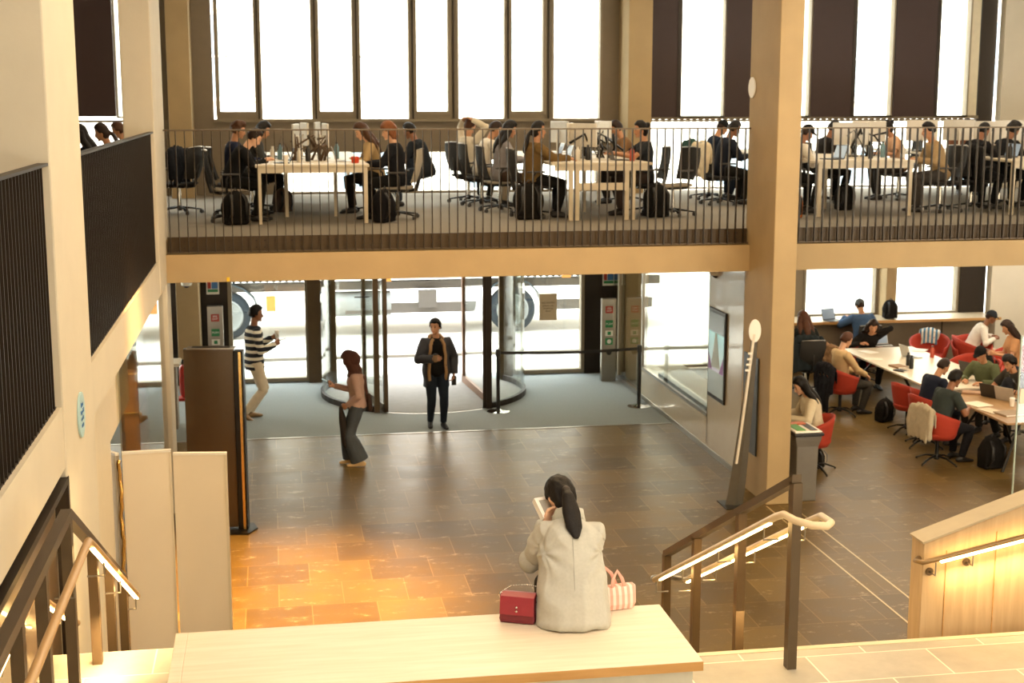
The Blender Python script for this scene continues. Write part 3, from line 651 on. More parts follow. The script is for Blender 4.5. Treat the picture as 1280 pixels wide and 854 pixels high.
# reception counter corner, bent pipe and extinguisher at far left
r = empty('side_counter', (-1.85, 22.1, 0)); tag(r, 'pale topped counter seen at the far left behind the bronze totem', 'counter')
M().bb((-.6, 0, 1.0), (.36, .5, 1.05)).build('worktop', cream, r, bevel=.004); M().bb((-.55, .05, 0), (.3, .45, 1.0)).build('counter_body', greypanel, r)
r = M().tube([(-.0, 0, 0), (0, 0, .42), (.015, 0, .5), (.07, 0, .52), (.12, 0, .5)], .02, 10).build('bent_pipe', chrome, None, smooth=True, loc=(-1.83, 22.2, 1.05)); tag(r, 'bent chrome pipe lamp standing on the side counter at far left', 'lamp')
p = atz(231, 500, 0); r = empty('fire_extinguisher', p); tag(r, 'red fire extinguisher on a stand by the left door column', 'fire extinguisher')
rd = mat('extinguisher_red', 'a82a1c', .35)
M().tube([(0, 0, .12), (0, 0, .55)], .075, 16, roundcap=True).build('cylinder', rd, r, smooth=True); M().bb((-.16, -.12, 0), (.16, .12, .05)).build('stand_base', rd, r, bevel=.01)
M().tube([(0, 0, .6), (-.06, -.02, .72), (-.16, -.03, .6), (-.17, -.03, .3), (-.12, -.03, .2)], .014, 8).build('hose', black, r, smooth=True); M().bb((-.03, -.02, .58), (.05, .02, .7)).build('valve', black, r)
# glass balustrade panel at the right edge of the cafe
p = atz(1275, 640, 0)
r = empty('glass_screen', (aty(1273, 500, 13.2).x, 13.2, 0)); tag(r, 'upright clear glass screen at the right edge of the picture', 'glass screen')
zt = aty(1275, 420, 13.2).z
M().bb((0, 0, 0), (.9, .015, zt)).build('glass_pane', clearg, r); M().bb((-.006, -.003, 0), (.004, .018, zt)).build('polished_edge', mat('glass_edge', '9aa898', .3), r)
z1 = aty(1275, 505, 13.2).z; M().bb((.01, -.01, z1-.0), (.3, .0, z1+.16)).build('glass_label', cream, r)
# ------------------------------------------------------------ people
TMP = bpy.data.scenes.new('workshop')
def remeshed(m, voxel, mats, name, amp=0, freq=6, smooth_it=2, seed=0, stretch=(1, 1, .6)):
    me = m.mesh(name, mats); o = bpy.data.objects.new('tmp', me); TMP.collection.objects.link(o)
    md = o.modifiers.new('r', 'REMESH'); md.mode = 'VOXEL'; md.voxel_size = voxel; md.use_smooth_shade = True
    if smooth_it: sm = o.modifiers.new('s', 'SMOOTH'); sm.factor = .5; sm.iterations = smooth_it
    TMP.view_layers[0].update(); dg = TMP.view_layers[0].depsgraph
    nm = bpy.data.meshes.new_from_object(o.evaluated_get(dg))
    bpy.data.objects.remove(o); bpy.data.meshes.remove(me)
    nm.materials.clear()
    for x in (mats if isinstance(mats, (list, tuple)) else [mats]): nm.materials.append(x)
    if amp:
        sd = V((seed*3.1, seed*1.7, seed*.9))
        nrm = [v.normal.copy() for v in nm.vertices]; out = []
        for v, vn in zip(nm.vertices, nrm):
            p = V((v.co.x*stretch[0], v.co.y*stretch[1], v.co.z*stretch[2]))*freq+sd
            w = noise.noise(p+V((0, 0, 1.2*noise.noise(p*.7))))
            w = (1-abs(w)*2.2)*.6+noise.noise(p*2.1)*.4
            out += (v.co+vn*(w*amp))[:]
        nm.vertices.foreach_set('co', out); nm.update()
    nm.polygons.foreach_set('use_smooth', [True]*len(nm.polygons)); nm.name = name
    return nm
def link_mesh(name, me, parent): o = bpy.data.objects.new(name, me); COL.objects.link(o); o.parent = parent; return o
def ik(a, t, l1, l2, pole):
    a, t, pole = V(a), V(t), V(pole); d = t-a; L = min(d.length, (l1+l2)*.995)
    d.normalize(); t = a+d*L; x = (l1*l1-l2*l2+L*L)/(2*L); h = math.sqrt(max(l1*l1-x*x, 0))
    p = (pole-d*pole.dot(d)); p = p.normalized() if p.length > 1e-4 else V((0, 1, 0))
    return a+d*x+p*h, t
SKIN = {'fair': 'dcab88', 'tan': 'b98560', 'brown': '8a5a3c', 'light': 'e2b596'}
HAIRC = {'black': '16110e', 'dark': '2a1b12', 'brown': '4a2f1c', 'ginger': '7c4a28', 'auburn': '4c2c1a'}
TORSO = [(-.10, .115, .10), (-.04, .165, .122), (.04, .166, .12), (.13, .142, .105), (.24, .148, .110), (.34, .165, .116), (.42, .168, .104), (.465, .135, .085), (.495, .085, .068)]
TF = [(-.10, .12, .10), (-.04, .172, .122), (.04, .166, .115), (.13, .128, .095), (.24, .136, .102), (.34, .152, .118), (.42, .150, .100), (.465, .12, .08), (.495, .075, .062)]
class Fig:
    """skeleton in local coordinates, forward = +Y, feet at z = 0"""
    def __init__(s, pel=(0, 0, .93), lean=0, lean2=None, twist=0, female=False, head=(0, 0, 0), feet=None, hands=None, knee=((0, 1, .1), (0, 1, .1)), elbow=((-.5, -.8, -.5), (.5, -.8, -.5)), toe=None, side=0, grip=(.5, .5), palms=None):
        s.fem = female; s.T = TF if female else TORSO
        lean2 = lean if lean2 is None else lean2
        s.pel = V(pel); tw = RD(twist); pts = []; p = s.pel.copy(); n = 13
        def dirat(t): a = RD(lean+(lean2-lean)*t); return Matrix.Rotation(tw*t, 3, 'Z') @ V((sin(RD(side))*cos(a), sin(a), cos(a)*cos(RD(side)))).normalized()
        s.path = []; p = s.pel - dirat(0)*.10
        for k in range(n): s.path.append((p.copy(), dirat(max(0, k/(n-1)*1.0)), )); p = p + dirat(k/(n-1))*.05
        s.tw = tw
        s.up = dirat(1)
        s.right = Matrix.Rotation(tw, 3, 'Z') @ V((1, 0, 0)); s.right = (s.right - s.up*s.right.dot(s.up)).normalized(); s.fwd = s.up.cross(s.right)
        sw = .155 if female else .178
        sp = s.at(.435)[0]
        s.sh = [sp - s.right*sw, sp + s.right*sw]
        s.neck = s.at(.49)[0]
        hp, hy, hr_ = [RD(x) for x in head]
        hd = Matrix.Rotation(hy, 3, 'Z') @ Matrix.Rotation(-hp, 3, 'X') @ Matrix.Rotation(hr_, 3, 'Y')
        s.HM = hd
        ax = (s.up + hd @ V((0, 0, 1))).normalized()
        s.skull = s.neck + ax*.075 + hd @ V((0, .018, .115))
        s.hip = [s.pel + V((-.09, 0, -.03)), s.pel + V((.09, 0, -.03))]
        feet = feet or ((-.1, 0, .085), (.1, 0, .085)); s.knee = []; s.ank = []
        for i in (0, 1):
            k, a = ik(s.hip[i], feet[i], .43, .42, knee[i]); s.knee.append(k); s.ank.append(a)
        s.toe = [V(t) for t in toe] if toe else [V((-.15, 1, 0)), V((.15, 1, 0))]
        hands = hands or ((-.24, .03, .86), (.24, .03, .86)); s.elb = []; s.wr = []
        for i in (0, 1):
            e, w = ik(s.sh[i], hands[i], .285, .255, elbow[i]); s.elb.append(e); s.wr.append(w)
        s.grip = grip; s.palms = palms or (V((1, -.3, 0)), V((-1, -.3, 0)))
    def at(s, t):
        k = (t+.10)/.05; i = max(0, min(int(k), len(s.path)-2)); f = k-i
        p = s.path[i][0].lerp(s.path[i+1][0], f); d = s.path[i][1].lerp(s.path[i+1][1], f).normalized()
        r = Matrix.Rotation(s.tw*max(0, t/.5), 3, 'Z') @ V((1, 0, 0)); r = (r-d*r.dot(d)).normalized(); return p, d, r, d.cross(r)
    def torso(s, m, inf=0, t0=-.1, t1=.5, extra=None, seg=20, gap=None, hemflare=0):
        rings = []
        prof = [q for q in s.T if t0-.001 <= q[0] <= t1+.001]
        if t0 < -.1: prof = [(t0, s.T[1][1]+hemflare, s.T[1][2]+hemflare), ((t0-.1)/2-.02, s.T[1][1]+hemflare*.6, s.T[1][2]+hemflare*.6)]+[q for q in prof if q[0] > -.09]
        for t, rx, ry in prof:
            p, d, r, f = s.at(t)
            if t < -.1: p = s.path[0][0]+s.path[0][1]*(t+.1)
            rings.append([p + r*(rx+inf)*cos(2*pi*q/seg) + f*(ry+inf)*sin(2*pi*q/seg) for q in range(seg)])
        return m.loft(rings)
    def arm(s, m, i, inf=0, upto=1.0, cuff=0):
        a, e, w = s.sh[i], s.elb[i], s.wr[i]; inn = s.at(.40)[0].lerp(a, .55)
        pts = [(inn, .05), (a, .056), (a.lerp(e, .35), .05), (a.lerp(e, .7), .043), (e, .039), (e.lerp(w, .3), .040), (e.lerp(w, .65), .034), (w, .026)]
        if upto < 1: pts = pts[:4] if upto < .5 else pts[:6]
        r = [x[1]*(.9 if s.fem else 1)+inf for x in pts]
        if cuff: r[-1] += cuff
        if inf and len(r) > 4: m.ell(e, [r[4]*1.06]*3, 12, 8)
        return m.tube([x[0] for x in pts], r, 12, roundcap=not inf)
    def leg(s, m, i, inf=0, flare=0, upto=1, short=False):
        h, k, a = s.hip[i], s.knee[i], s.ank[i]
        pts = [(h+V((0, 0, .02)), .088), (h.lerp(k, .3), .084), (h.lerp(k, .7), .067), (k, .056), (k.lerp(a, .3), .055), (k.lerp(a, .6), .045), (k.lerp(a, .97), .036)]
        if short: pts = pts[:4]
        r = [x[1]+inf for x in pts]
        if flare:
            for q in range(3, len(r)): r[q] = r[q]+flare*(q-2)/4
        return m.tube([x[0] for x in pts], r, 14, roundcap=not inf)
    def headmesh(s, m):
        R = s.HM; c = s.skull; rings = []; seg = 24; n = 16
        for i in range(n+1):
            t = pi*min(max(i/n, .01), .99); z = -cos(t); rr = sin(t); rg = []
            for q in range(seg):
                a = 2*pi*q/seg; x = rr*cos(a)*.074; y = rr*sin(a)*.092; zz = z*.118
                if z < 0:
                    x *= 1-.22*(-z); y = y*(1-.1*(-z)) + (.012*(-z) if y > 0 else .02*(-z))
                if y > .05: # face plane, brow, eye hollows
                    y -= max(0, (y-.078))*.5
                    if -.1 < zz/.118 < .2 and .015 < abs(x) < .05: y -= .007
                    if .2 < zz/.118 < .35: y += .003
                rg.append(c + R @ V((x, y, zz)))
            rings.append(rg)
        m.loft(rings)
        m.tube([c+R @ V((0, .082, .018)), c+R @ V((0, .095, -.012)), c+R @ V((0, .102, -.032))], [.007, .010, .014], 8, roundcap=True)
        m.ell(c+R @ V((0, .083, -.062)), (.026, .012, .009), 10, 6, R); m.ell(c+R @ V((0, .076, -.095)), (.024, .018, .016), 10, 6, R)
        for sx in (-1, 1):
            m.ell(c+R @ V((sx*.076, -.005, -.008)), (.009, .018, .032), 8, 8, R)
            m.ell(c+R @ V((sx*.030, .079, .004)), (.013, .008, .007), 8, 6, R)
        m.tube([s.neck - s.up*.04, s.neck+s.up*.02, c + R @ V((0, -.015, -.06))], [.062, .052, .052], 14)
    def hand(s, m, i, det=8):
        w = s.wr[i]; d = (w-s.elb[i]).normalized(); pn = V(s.palms[i]); pn = (pn-d*pn.dot(d)).normalized(); sd = d.cross(pn) # pn = direction the palm faces
        if i == 0: sd = -sd
        # thumb side is sd for either hand
        thumb = sd if (sd.y+sd.z*.4) > 0 else -sd
        rings = []
        for t, rw, rt_ in ((-.02, .024, .02), (.01, .028, .019), (.04, .037, .017), (.075, .041, .015), (.092, .038, .012)):
            c = w+d*t; rings.append([c+thumb*rw*cos(2*pi*q/12)+pn*rt_*sin(2*pi*q/12) for q in range(12)])
        m.loft(rings); g = s.grip[i]
        for k, ln in enumerate((.072, .080, .074, .058)):
            b = w+d*.082+thumb*(.027-.018*k); p = [b-d*.012]; dd = d.copy(); ang = g*.75
            for sgm in (.45, .32, .26):
                rot = Matrix.Rotation(ang, 3, pn.cross(dd).normalized() if pn.cross(dd).length > 1e-4 else thumb)
                nd = dd*cos(ang)+pn*sin(ang); dd = nd.normalized(); p.append(p[-1]+dd*ln*sgm*(1.25 if sgm == .45 else 1)); pn2 = pn; ang = g*.9
            m.tube(p, [.0095, .009, .008, .0065], det, roundcap=True)
        b = w+d*.02+thumb*.022; m.tube([b, b+thumb*.025+d*.025+pn*.008, b+thumb*.032+d*.052+pn*.018, b+thumb*.025+d*.075+pn*.028*(.5+g)], [.013, .011, .0095, .007], det, roundcap=True)
def hair(F, style, mt, near, seed):
    R = F.HM; c = F.skull; m = M()
    b = bmesh.new(); bmesh.ops.create_icosphere(b, subdivisions=4 if near else 3, radius=1)
    thick = {'short': .020, 'curly': .042, 'long': .026, 'pony': .018, 'bun': .017, 'cap': .016, 'beanie': .02, 'hijab': .034, 'crop': .010, 'fringe': .03}[style]
    for v in b.verts:
        d = v.co.copy(); base = V((d.x*.076, d.y*.094, d.z*.118))
        low = {'short': -.35, 'crop': -.3, 'curly': -.4, 'cap': .12, 'beanie': .0, 'hijab': -2, 'long': -.8, 'pony': -.55, 'bun': -.5, 'fringe': -.62}[style]
        face = d.y > .2 and d.z < (.60 if style != 'fringe' else .3) + (0 if abs(d.x) < .7 else -.1)
        if style == 'hijab': face = d.y > .62 and -.75 < d.z < .42 and abs(d.x) < .62
        if style in ('cap', 'beanie'): face = d.z < low
        th = thick
        if style == 'curly': th *= .75+.6*noise.noise(d*5+V((seed, 0, 0)))
        elif style not in ('cap', 'beanie', 'hijab'): th *= 1+.35*noise.noise(V((d.x*9, d.y*3, d.z*3))+V((seed, 0, 0)))+.25*max(0, d.z)
        side_ok = d.z > low or (d.y < -.1 and style in ('long', 'pony', 'fringe', 'hijab', 'bun'))
        if style in ('short', 'crop', 'curly', 'bun', 'pony') and d.y > -.25 and d.z < -.12: face = True
        if face or not side_ok: v.co = base*.86
        else: v.co = base + d*th
        v.co = c + R @ v.co
    vs = [v.co.copy() for v in b.verts]; fs = [tuple(v.index for v in f.verts) for f in b.faces]; b.free(); m.add(vs, fs)
    down = V((0, 0, -1)); back = R @ V((0, -1, 0))
    if style == 'long':
        for sx in (-1, 0, 1):
            st = c + R @ V((sx*.055, -.05, .02)); mid = c + R @ V((sx*.078, -.075 if sx == 0 else -.03, -.10)); end = F.at(.40)[0] - F.fwd*(.125 if sx == 0 else .07) + F.right*sx*.09
            m.tube([st, mid, mid.lerp(end, .5)-F.fwd*.01, end, end-F.up*.12], [(.055, .045), (.062, .05), (.066, .042), (.058, .034), (.03, .015)], 12)
    if style == 'fringe':
        for sx in (-1, 1): m.tube([c+R @ V((sx*.06, -.02, .03)), c+R @ V((sx*.08, -.02, -.05)), c+R @ V((sx*.07, -.03, -.12))], [.03, .034, .02], 10)
        m.tube([c+R @ V((0, -.06, .0)), c+R @ V((0, -.08, -.08)), c+R @ V((0, -.07, -.14))], [(.07, .04), (.07, .035), (.05, .02)], 12)
    if style == 'pony':
        t = c + R @ V((0, -.108, -.03)); e = F.at(.33)[0]-F.fwd*.165+F.right*.02; mid = t.lerp(e, .5)+back*.012
        m.tube([c+R @ V((0, -.07, .0)), t, t.lerp(mid, .35)+back*.015, mid, mid.lerp(e, .6), e], [(.045, .04), (.02, .02), (.036, .028), (.055, .032), (.05, .026), (.02, .01)], 14, roundcap=True)
    if style == 'bun': m.ell(c+R @ V((0, -.115, .045)), (.042, .036, .042), 12, 10)
    if style == 'cap':
        m.tube([c+R @ V((0, .06, .045)), c+R @ V((0, .12, .035)), c+R @ V((0, .165, .02))], [(.066, .008), (.06, .007), (.03, .005)], 14, up=tuple(R @ V((0, 0, 1))))
    if style == 'hijab':
        m.ell(c+R @ V((0, -.045, -.01)), (.112, .115, .125), 16, 12, R)
        m.tube([c+R @ V((0, -.005, -.05)), F.neck+F.up*.02, F.at(.42)[0]+F.fwd*.01], [(.10, .10), (.11, .105), (.15, .115)], 16, up=tuple(F.fwd))
        m.tube([F.at(.44)[0]+F.fwd*.07+F.right*.05, F.at(.40)[0]-F.fwd*.12+F.right*.03, F.at(.2)[0]-F.fwd*.14+F.right*.02, F.at(.02)[0]-F.fwd*.15], [(.07, .03), (.08, .025), (.07, .02), (.05, .012)], 12)
    if style in ('cap', 'beanie'):
        o = m
    return m
cmat_cache = {}
def cloth(hexcol):
    k = 'cloth_'+hexcol
    return mat(k, hexcol, .9, var=.16, scale=14, bump=.25, spec=.2)
def person(label, F, loc, rz, top='303030', bottom='202020', skin='tan', hairstyle='short', haircol='dark', scale=1.0, sleeves='long', shoes='1a1614', flare=.0, near=False, voxel=None, inf=.016, hem=-.10, hemflare=0, group=None, seed=0, hatcol=None, topname='shirt', topmat=None, amp=.006, barefoot=False, skirt=False, coat=None, eyes=True):
    vx = voxel or (.009 if near else .0135)
    sk = mat('skin_'+skin, SKIN[skin], .55, var=.05, scale=6)
    lip = mat('lip_'+skin, tuple(c*f for c, f in zip(hexc(SKIN[skin]), (.8, .45, .45))), .5); eye = mat('eye_dark', '1c1410', .2)
    m = M(); F.torso(m, -.008); F.headmesh(m)
    for i in (0, 1): F.arm(m, i); F.leg(m, i, -.004)
    bmx = .0085 if near else .011
    me = remeshed(m, bmx, [sk, lip, eye], 'person', smooth_it=1)
    R = F.HM.transposed(); c = F.skull
    for p in me.polygons:
        q = R @ (p.center-c)
        if q.length < .2 and q.y > .05:
            if ((abs(q.x)-.030)/.012)**2+((q.z-.004)/.0065)**2 < 1: p.material_index = 2
            elif (q.x/.024)**2+((q.z+.062)/.0085)**2 < 1: p.material_index = 1
            elif ((abs(q.x)-.030)/.018)**2+((q.z-.026)/.005)**2 < 1: p.material_index = 2
    h = M()
    for i in (0, 1): F.hand(h, i, 8 if near else 6)
    b = bmesh.new(); b.from_mesh(me); hm = h.mesh('h', sk, True); b.from_mesh(hm); b.to_mesh(me); b.free(); bpy.data.meshes.remove(hm)
    o = bpy.data.objects.new('person', me); COL.objects.link(o); tag(o, label, 'person', group)
    o.location = loc; o.rotation_euler = (0, 0, RD(rz)); o.scale = (scale,)*3
    if top:
        m = M(); F.torso(m, inf, t0=hem, t1=.5, hemflare=hemflare)
        for i in (0, 1): F.arm(m, i, inf*.85, 1 if sleeves == 'long' else (.45 if sleeves == 'short' else .6), cuff=.004 if sleeves == 'long' else .008)
        p = F.at(.46); m.tube([p[0], F.neck+F.up*.015], [(.085, .075), (.062, .062)], 14, up=tuple(F.fwd))
        link_mesh(topname, remeshed(m, vx, topmat or cloth(top), topname, amp=amp, freq=7, seed=seed+1), o)
    m = M(); F.torso(m, .01, t0=-.1, t1=.13)
    for i in (0, 1): F.leg(m, i, .014, flare)
    bt = 'trousers'
    if skirt:
        bt = 'skirt'
        pts = [F.pel, F.pel.lerp((F.knee[0]+F.knee[1])/2, .5), (F.knee[0]+F.knee[1])/2, ((F.knee[0]+F.knee[1])/2).lerp((F.ank[0]+F.ank[1])/2, .8)]
        m.tube(pts, [.17, .18, .19, .22], 18)
    link_mesh(bt, remeshed(m, vx, cloth(bottom), bt, amp=amp*.9, freq=6, seed=seed+2), o)
    for i in (0, 1):
        a = F.ank[i]; t = F.toe[i].normalized(); dn = V((0, 0, -1)) if abs(t.z) < .7 else V((0, -1, 0)); dn = (dn-t*dn.dot(t)).normalized()
        s_ = M().tube([a-t*.055+dn*.042, a-t*.02+dn*.034, a+t*.05+dn*.042, a+t*.12+dn*.055, a+t*.175+dn*.062], [(.034, .040), (.040, .048), (.042, .040), (.044, .027), (.034, .020)], 12, up=tuple(-dn), roundcap=True)
        s_.tube([a, a+dn*.03], [.043, .045], 12)
        sm = remeshed(s_, .009 if near else .012, mat('shoe_'+shoes, shoes, .5), 'shoe', smooth_it=1)
        # flatten soles on the ground plane
        for v in sm.vertices:
            k = (v.co-a).dot(dn)
            if k > .082: v.co -= dn*(k-.082)
        link_mesh('shoe', sm, o)
    hm = cloth(hatcol) if hatcol else mat('hair_'+haircol, HAIRC[haircol], .5, var=.3, scale=30, bump=.3, spec=.22)
    hh = hair(F, hairstyle, hm, near, seed)
    nm = {'cap': 'cap', 'beanie': 'beanie', 'hijab': 'headscarf'}.get(hairstyle, 'hair')
    link_mesh(nm, remeshed(hh, .008 if near else .0115, hm, nm, amp=.003 if hairstyle != 'curly' else .01, freq=22 if hairstyle != 'hijab' else 12, smooth_it=1, seed=seed, stretch=(1.6, .5, .35)), o)
    if hairstyle in ('cap', 'beanie'):
        hd = mat('hair_'+haircol, HAIRC[haircol], .5, var=.3, scale=30)
        hh = hair(F, 'crop', hd, near, seed); link_mesh('hair', remeshed(hh, .0115, hd, 'hair', smooth_it=1), o)
    return o
def place(F, px, py, y, floor, rz, scale=1.0, x=None):
    """root location so that the head centre falls where the photo has it"""
    p = aty(px, py, y); R = Matrix.Rotation(RD(rz), 3, 'Z'); h = R @ (F.skull*scale)
    return V((p.x-h.x, y-h.y, floor))
def sit(seat=.47, lean=10, lean2=22, head=(25, 0, 0), hands=None, feet=None, **k):
    z = seat+.095
    hands = hands or ((-.17, .40, .78), (.15, .38, .78))
    feet = feet or ((-.13, .38, .085), (.13, .33, .085))
    return Fig(pel=(0, 0, z), lean=lean, lean2=lean2, head=head, hands=hands, feet=feet, elbow=k.pop('elbow', ((-.9, -.5, -.6), (.9, -.5, -.6))), knee=k.pop('knee', ((-.15, .4, 1), (.15, .4, 1))), palms=k.pop('palms', (V((.2, 0, -1)), V((-.2, 0, -1)))), **k)
# ------------------------------------------------------------ furniture
def star_base(r, n, R, caster=True, zc=.06, name='base'):
    b = M().lathe([(0, .05), (.035, .05), (.04, .10), (.02, .14), (0, .14)], (0, 0, 0), 14)
    b = b.build(name, black, r, smooth='auto')
    for k in range(n):
        a = 2*pi*k/n+.3; d = V((cos(a), sin(a), 0))
        l = M().tube([d*.02+V((0, 0, .10)), d*R*.5+V((0, 0, .085)), d*R+V((0, 0, .062 if caster else .02))], [(.024, .018), (.02, .014), (.015, .010)], 8, up=(0, 0, 1)).build('base_leg', blackmetal, r, smooth=True)
        if caster:
            p = d*R; M().lathe([(0, -.022), (.028, -.022), (.03, -.008), (.018, -.004), (.018, .004), (.03, .008), (.028, .022), (0, .022)], (0, 0, 0), 14, 'X').xform(Matrix.Translation(p+V((0, 0, .031))) @ Matrix.Rotation(a+1.0, 4, 'Z')).build('caster', mat('caster_grey', '3a3836', .4), l, smooth='auto')
        else: M().lathe([(0, 0), (.014, 0), (.014, .02), (0, .02)], d*R, 10).build('glide', black, l)
    return b
def office_chair(back_col='mesh_grey', seat='pale'):
    r = empty('office_chair'); tag(r, 'x', 'chair')
    bm_ = mat('chair_mesh_dark', '24221f', .7, bump=.3, scale=60); sm = mat('chair_seat_'+seat, {'pale': '8d8474', 'dark': '201e1c'}[seat], .9, bump=.2, scale=40)
    if back_col == 'pale': bm_ = mat('chair_back_pale', 'a59b88', .7)
    star_base(r, 5, .32)
    M().tube([(0, 0, .12), (0, 0, .30), (0, 0, .40)], [.03, .026, .02], 12).build('gas_lift', chrome, r, smooth='auto')
    M().bb((-.12, -.16, .385), (.12, .14, .425)).build('mechanism', black, r, bevel=.01)
    rings = []
    for y, w, z in ((-.21, .20, .44), (-.15, .235, .432), (0, .245, .43), (.15, .24, .435), (.22, .21, .425), (.25, .17, .41)):
        rings.append([V((w*cos(2*pi*q/16)*(1 if abs(cos(2*pi*q/16)) > .6 else 1), y, z+.028*sin(2*pi*q/16)+.008)) for q in range(16)])
    M().loft(rings).build('seat', sm, r, smooth=True)
    rings = []
    for k in range(9):
        t = k/8; z = .52+t*.46; yb = -.235-.03*sin(t*3)-.09*t; w = .20+.035*sin(pi*t*.8)
        ring = []
        for q in range(9): x = -w+2*w*q/8; ring.append(V((x, yb+.055*(1-(x/w)**2)*-1+.03, z)))
        ring += [p+V((0, -.014, 0)) for p in reversed(ring)]
        rings.append(ring)
    bk = M().loft(rings).build('backrest', bm_, r, smooth='auto')
    M().tube([(0, -.12, .40), (0, -.27, .42), (0, -.31, .58), (0, -.33, .74)], [(.03, .012)]*4, 8, up=(1, 0, 0)).build('back_support', black, bk, smooth=True)
    M().tube([(-.21, -.315, .975), (0, -.37, .99), (.21, -.315, .975)], .011, 8).build('top_frame', steel, bk, smooth=True)
    for s in (-1, 1):
        M().tube([(s*.14, -.05, .40), (s*.28, -.06, .42), (s*.29, -.06, .60), (s*.27, -.02, .65)], .014, 8).build('arm_post', black, r, smooth=True)
        M().bb((s*.27-.035, -.14, .65), (s*.27+.035, .12, .675)).build('arm_pad', mat('arm_pad', '3a3632', .6), r, bevel=.01)
    return r
red_f = mat('chair_red', 'a8331c', .75, var=.12, bump=.1, scale=20)
def tub(name, w=.29, seat_z=.45, back=.80, arm=.64, col=red_f, base='star', cat='chair'):
    r = empty(name); tag(r, 'x', cat)
    na, nz = 25, 6; out = []; rings = []
    for k in range(na):
        a = RD(-128+256*k/(na-1)); t = abs(k/(na-1)*2-1)
        top = back - (back-arm)*min(1, (t**1.6)*1.15)
        d = V((sin(a), -cos(a), 0)); sec = []
        zs = [seat_z-.09+(top-seat_z+.09)*j/nz for j in range(nz+1)]
        R = [w*(.70+.30*(j/nz)**.6) for j in range(nz+1)]
        for j in range(nz+1): sec.append(V((d.x*R[j], d.y*R[j]*1.0+(.03), zs[j])))
        for j in range(nz, -1, -1): sec.append(V((d.x*(R[j]-.03), d.y*(R[j]-.03)+.03, zs[j])))
        rings.append(sec)
    M().loft(rings).build('shell', col, r, smooth=True, bevel=0)
    M().lathe([(0, seat_z-.09), (w*.68, seat_z-.09), (w*.80, seat_z-.03), (w*.8, seat_z), (w*.7, seat_z+.02), (0, seat_z+.025)], (0, .03, 0), 24).xform(Matrix.Diagonal((1, 1.06, 1, 1))).build('seat', col, r, smooth=True)
    M().tube([(0, 0, .10), (0, 0, seat_z-.08)], .028, 12).build('column', blackmetal, r, smooth='auto')
    star_base(r, 4, .33, False)
    return r
def copy_into(r, name, fn): return fn(r)
def legbox(x, y, h, w=.05): return M().bb((x-w/2, y-w/2, 0), (x+w/2, y+w/2, h))
def desk(label, x0, x1, y0, y1, z, legs, h=.80, mt=None, group=None, extra=None, leg_w=.05, leg_m=None):
    mt = mt or cream; r = empty('desk', ((x0+x1)/2, y0, z)); tag(r, label, 'table', group); ox = (x0+x1)/2; lm = leg_m or mt
    M().bb((x0-ox, 0, h-.035), (x1-ox, y1-y0, h)).build('tabletop', mt, r, bevel=.004)
    M().bb((x0-ox+.05, .03, h-.11), (x1-ox-.05, .06, h-.035)).build('apron', lm, r); M().bb((x0-ox+.05, y1-y0-.06, h-.11), (x1-ox-.05, y1-y0-.03, h-.035)).build('apron', lm, r)
    for x, y in legs: legbox(x-ox, y-y0, h-.035, leg_w).build('leg', lm, r)
    return r
def monitor(mt=None):
    r = empty('monitor'); tag(r, 'x', 'monitor'); mt = mt or mat('monitor_silver', 'b9b4aa', .4, .3)
    M().bb((-.27, -.02, .16), (.27, .01, .50)).build('casing', mt, r, bevel=.006)
    M().bb((-.26, .01, .17), (.26, .014, .49)).build('screen', mat('screen_dark', '20242a', .15), r)
    M().tube([(0, -.05, .0), (0, -.05, .30), (0, -.02, .33)], .016, 8).build('stand', mat('stand_white', 'cfc9bd', .4), r, smooth='auto')
    M().bb((-.11, -.12, 0), (.11, .05, .012)).build('foot', steel, r, bevel=.004)
    return r
def laptop(col='b9b4aa'):
    r = empty('laptop'); tag(r, 'x', 'laptop'); mt = mat('laptop_'+col, col, .35, .4); open_ = RD(108)
    b = M().bb((-.155, -.11, 0), (.155, .11, .012)).build('keyboard_base', mt, r, bevel=.003)
    M().bb((-.14, -.03, .012), (.14, .09, .0135)).build('keys', black, b)
    R = Matrix.Rotation(RD(18), 4, 'X')
    s_ = M().bb((-.155, -.006, 0), (.155, .0, .21)).xform(Matrix.Translation((0, .112, .008)) @ Matrix.Rotation(-RD(18), 4, 'X')).build('lid', mt, r, bevel=.002)
    M().bb((-.145, -.008, .012), (.145, -.006, .2)).xform(Matrix.Translation((0, .112, .008)) @ Matrix.Rotation(-RD(18), 4, 'X')).build('screen', mat('laptop_screen', '8a99a8', .2, emit=srgb((.6, .7, .8)), es=.15), s_)
    return r
def bottle(col, h=.22, capc='202020'):
    r = empty('bottle'); tag(r, 'x', 'bottle')
    M().lathe([(0, 0), (.034, 0), (.036, .02), (.036, h*.72), (.018, h*.86), (.016, h*.93), (0, h*.93)], (0, 0, 0), 16).build('flask', mat('bottle_'+col, col, .3), r, smooth='auto')
    M().lathe([(0, h*.92), (.02, h*.92), (.02, h), (0, h)], (0, 0, 0), 12).build('cap', mat('cap_'+capc, capc, .4), r, smooth='auto')
    return r
def cup(col='e8e2d6', lid='f0ece4', h=.11):
    r = empty('paper_cup'); tag(r, 'x', 'cup')
    M().lathe([(0, 0), (.028, 0), (.038, h), (0, h)], (0, 0, 0), 16).build('cup_body', mat('cup_'+col, col, .6), r, smooth='auto')
    M().lathe([(0, h), (.041, h), (.041, h+.008), (.032, h+.016), (0, h+.016)], (0, 0, 0), 16).build('lid', mat('lid_'+lid, lid, .4), r, smooth='auto')
    return r
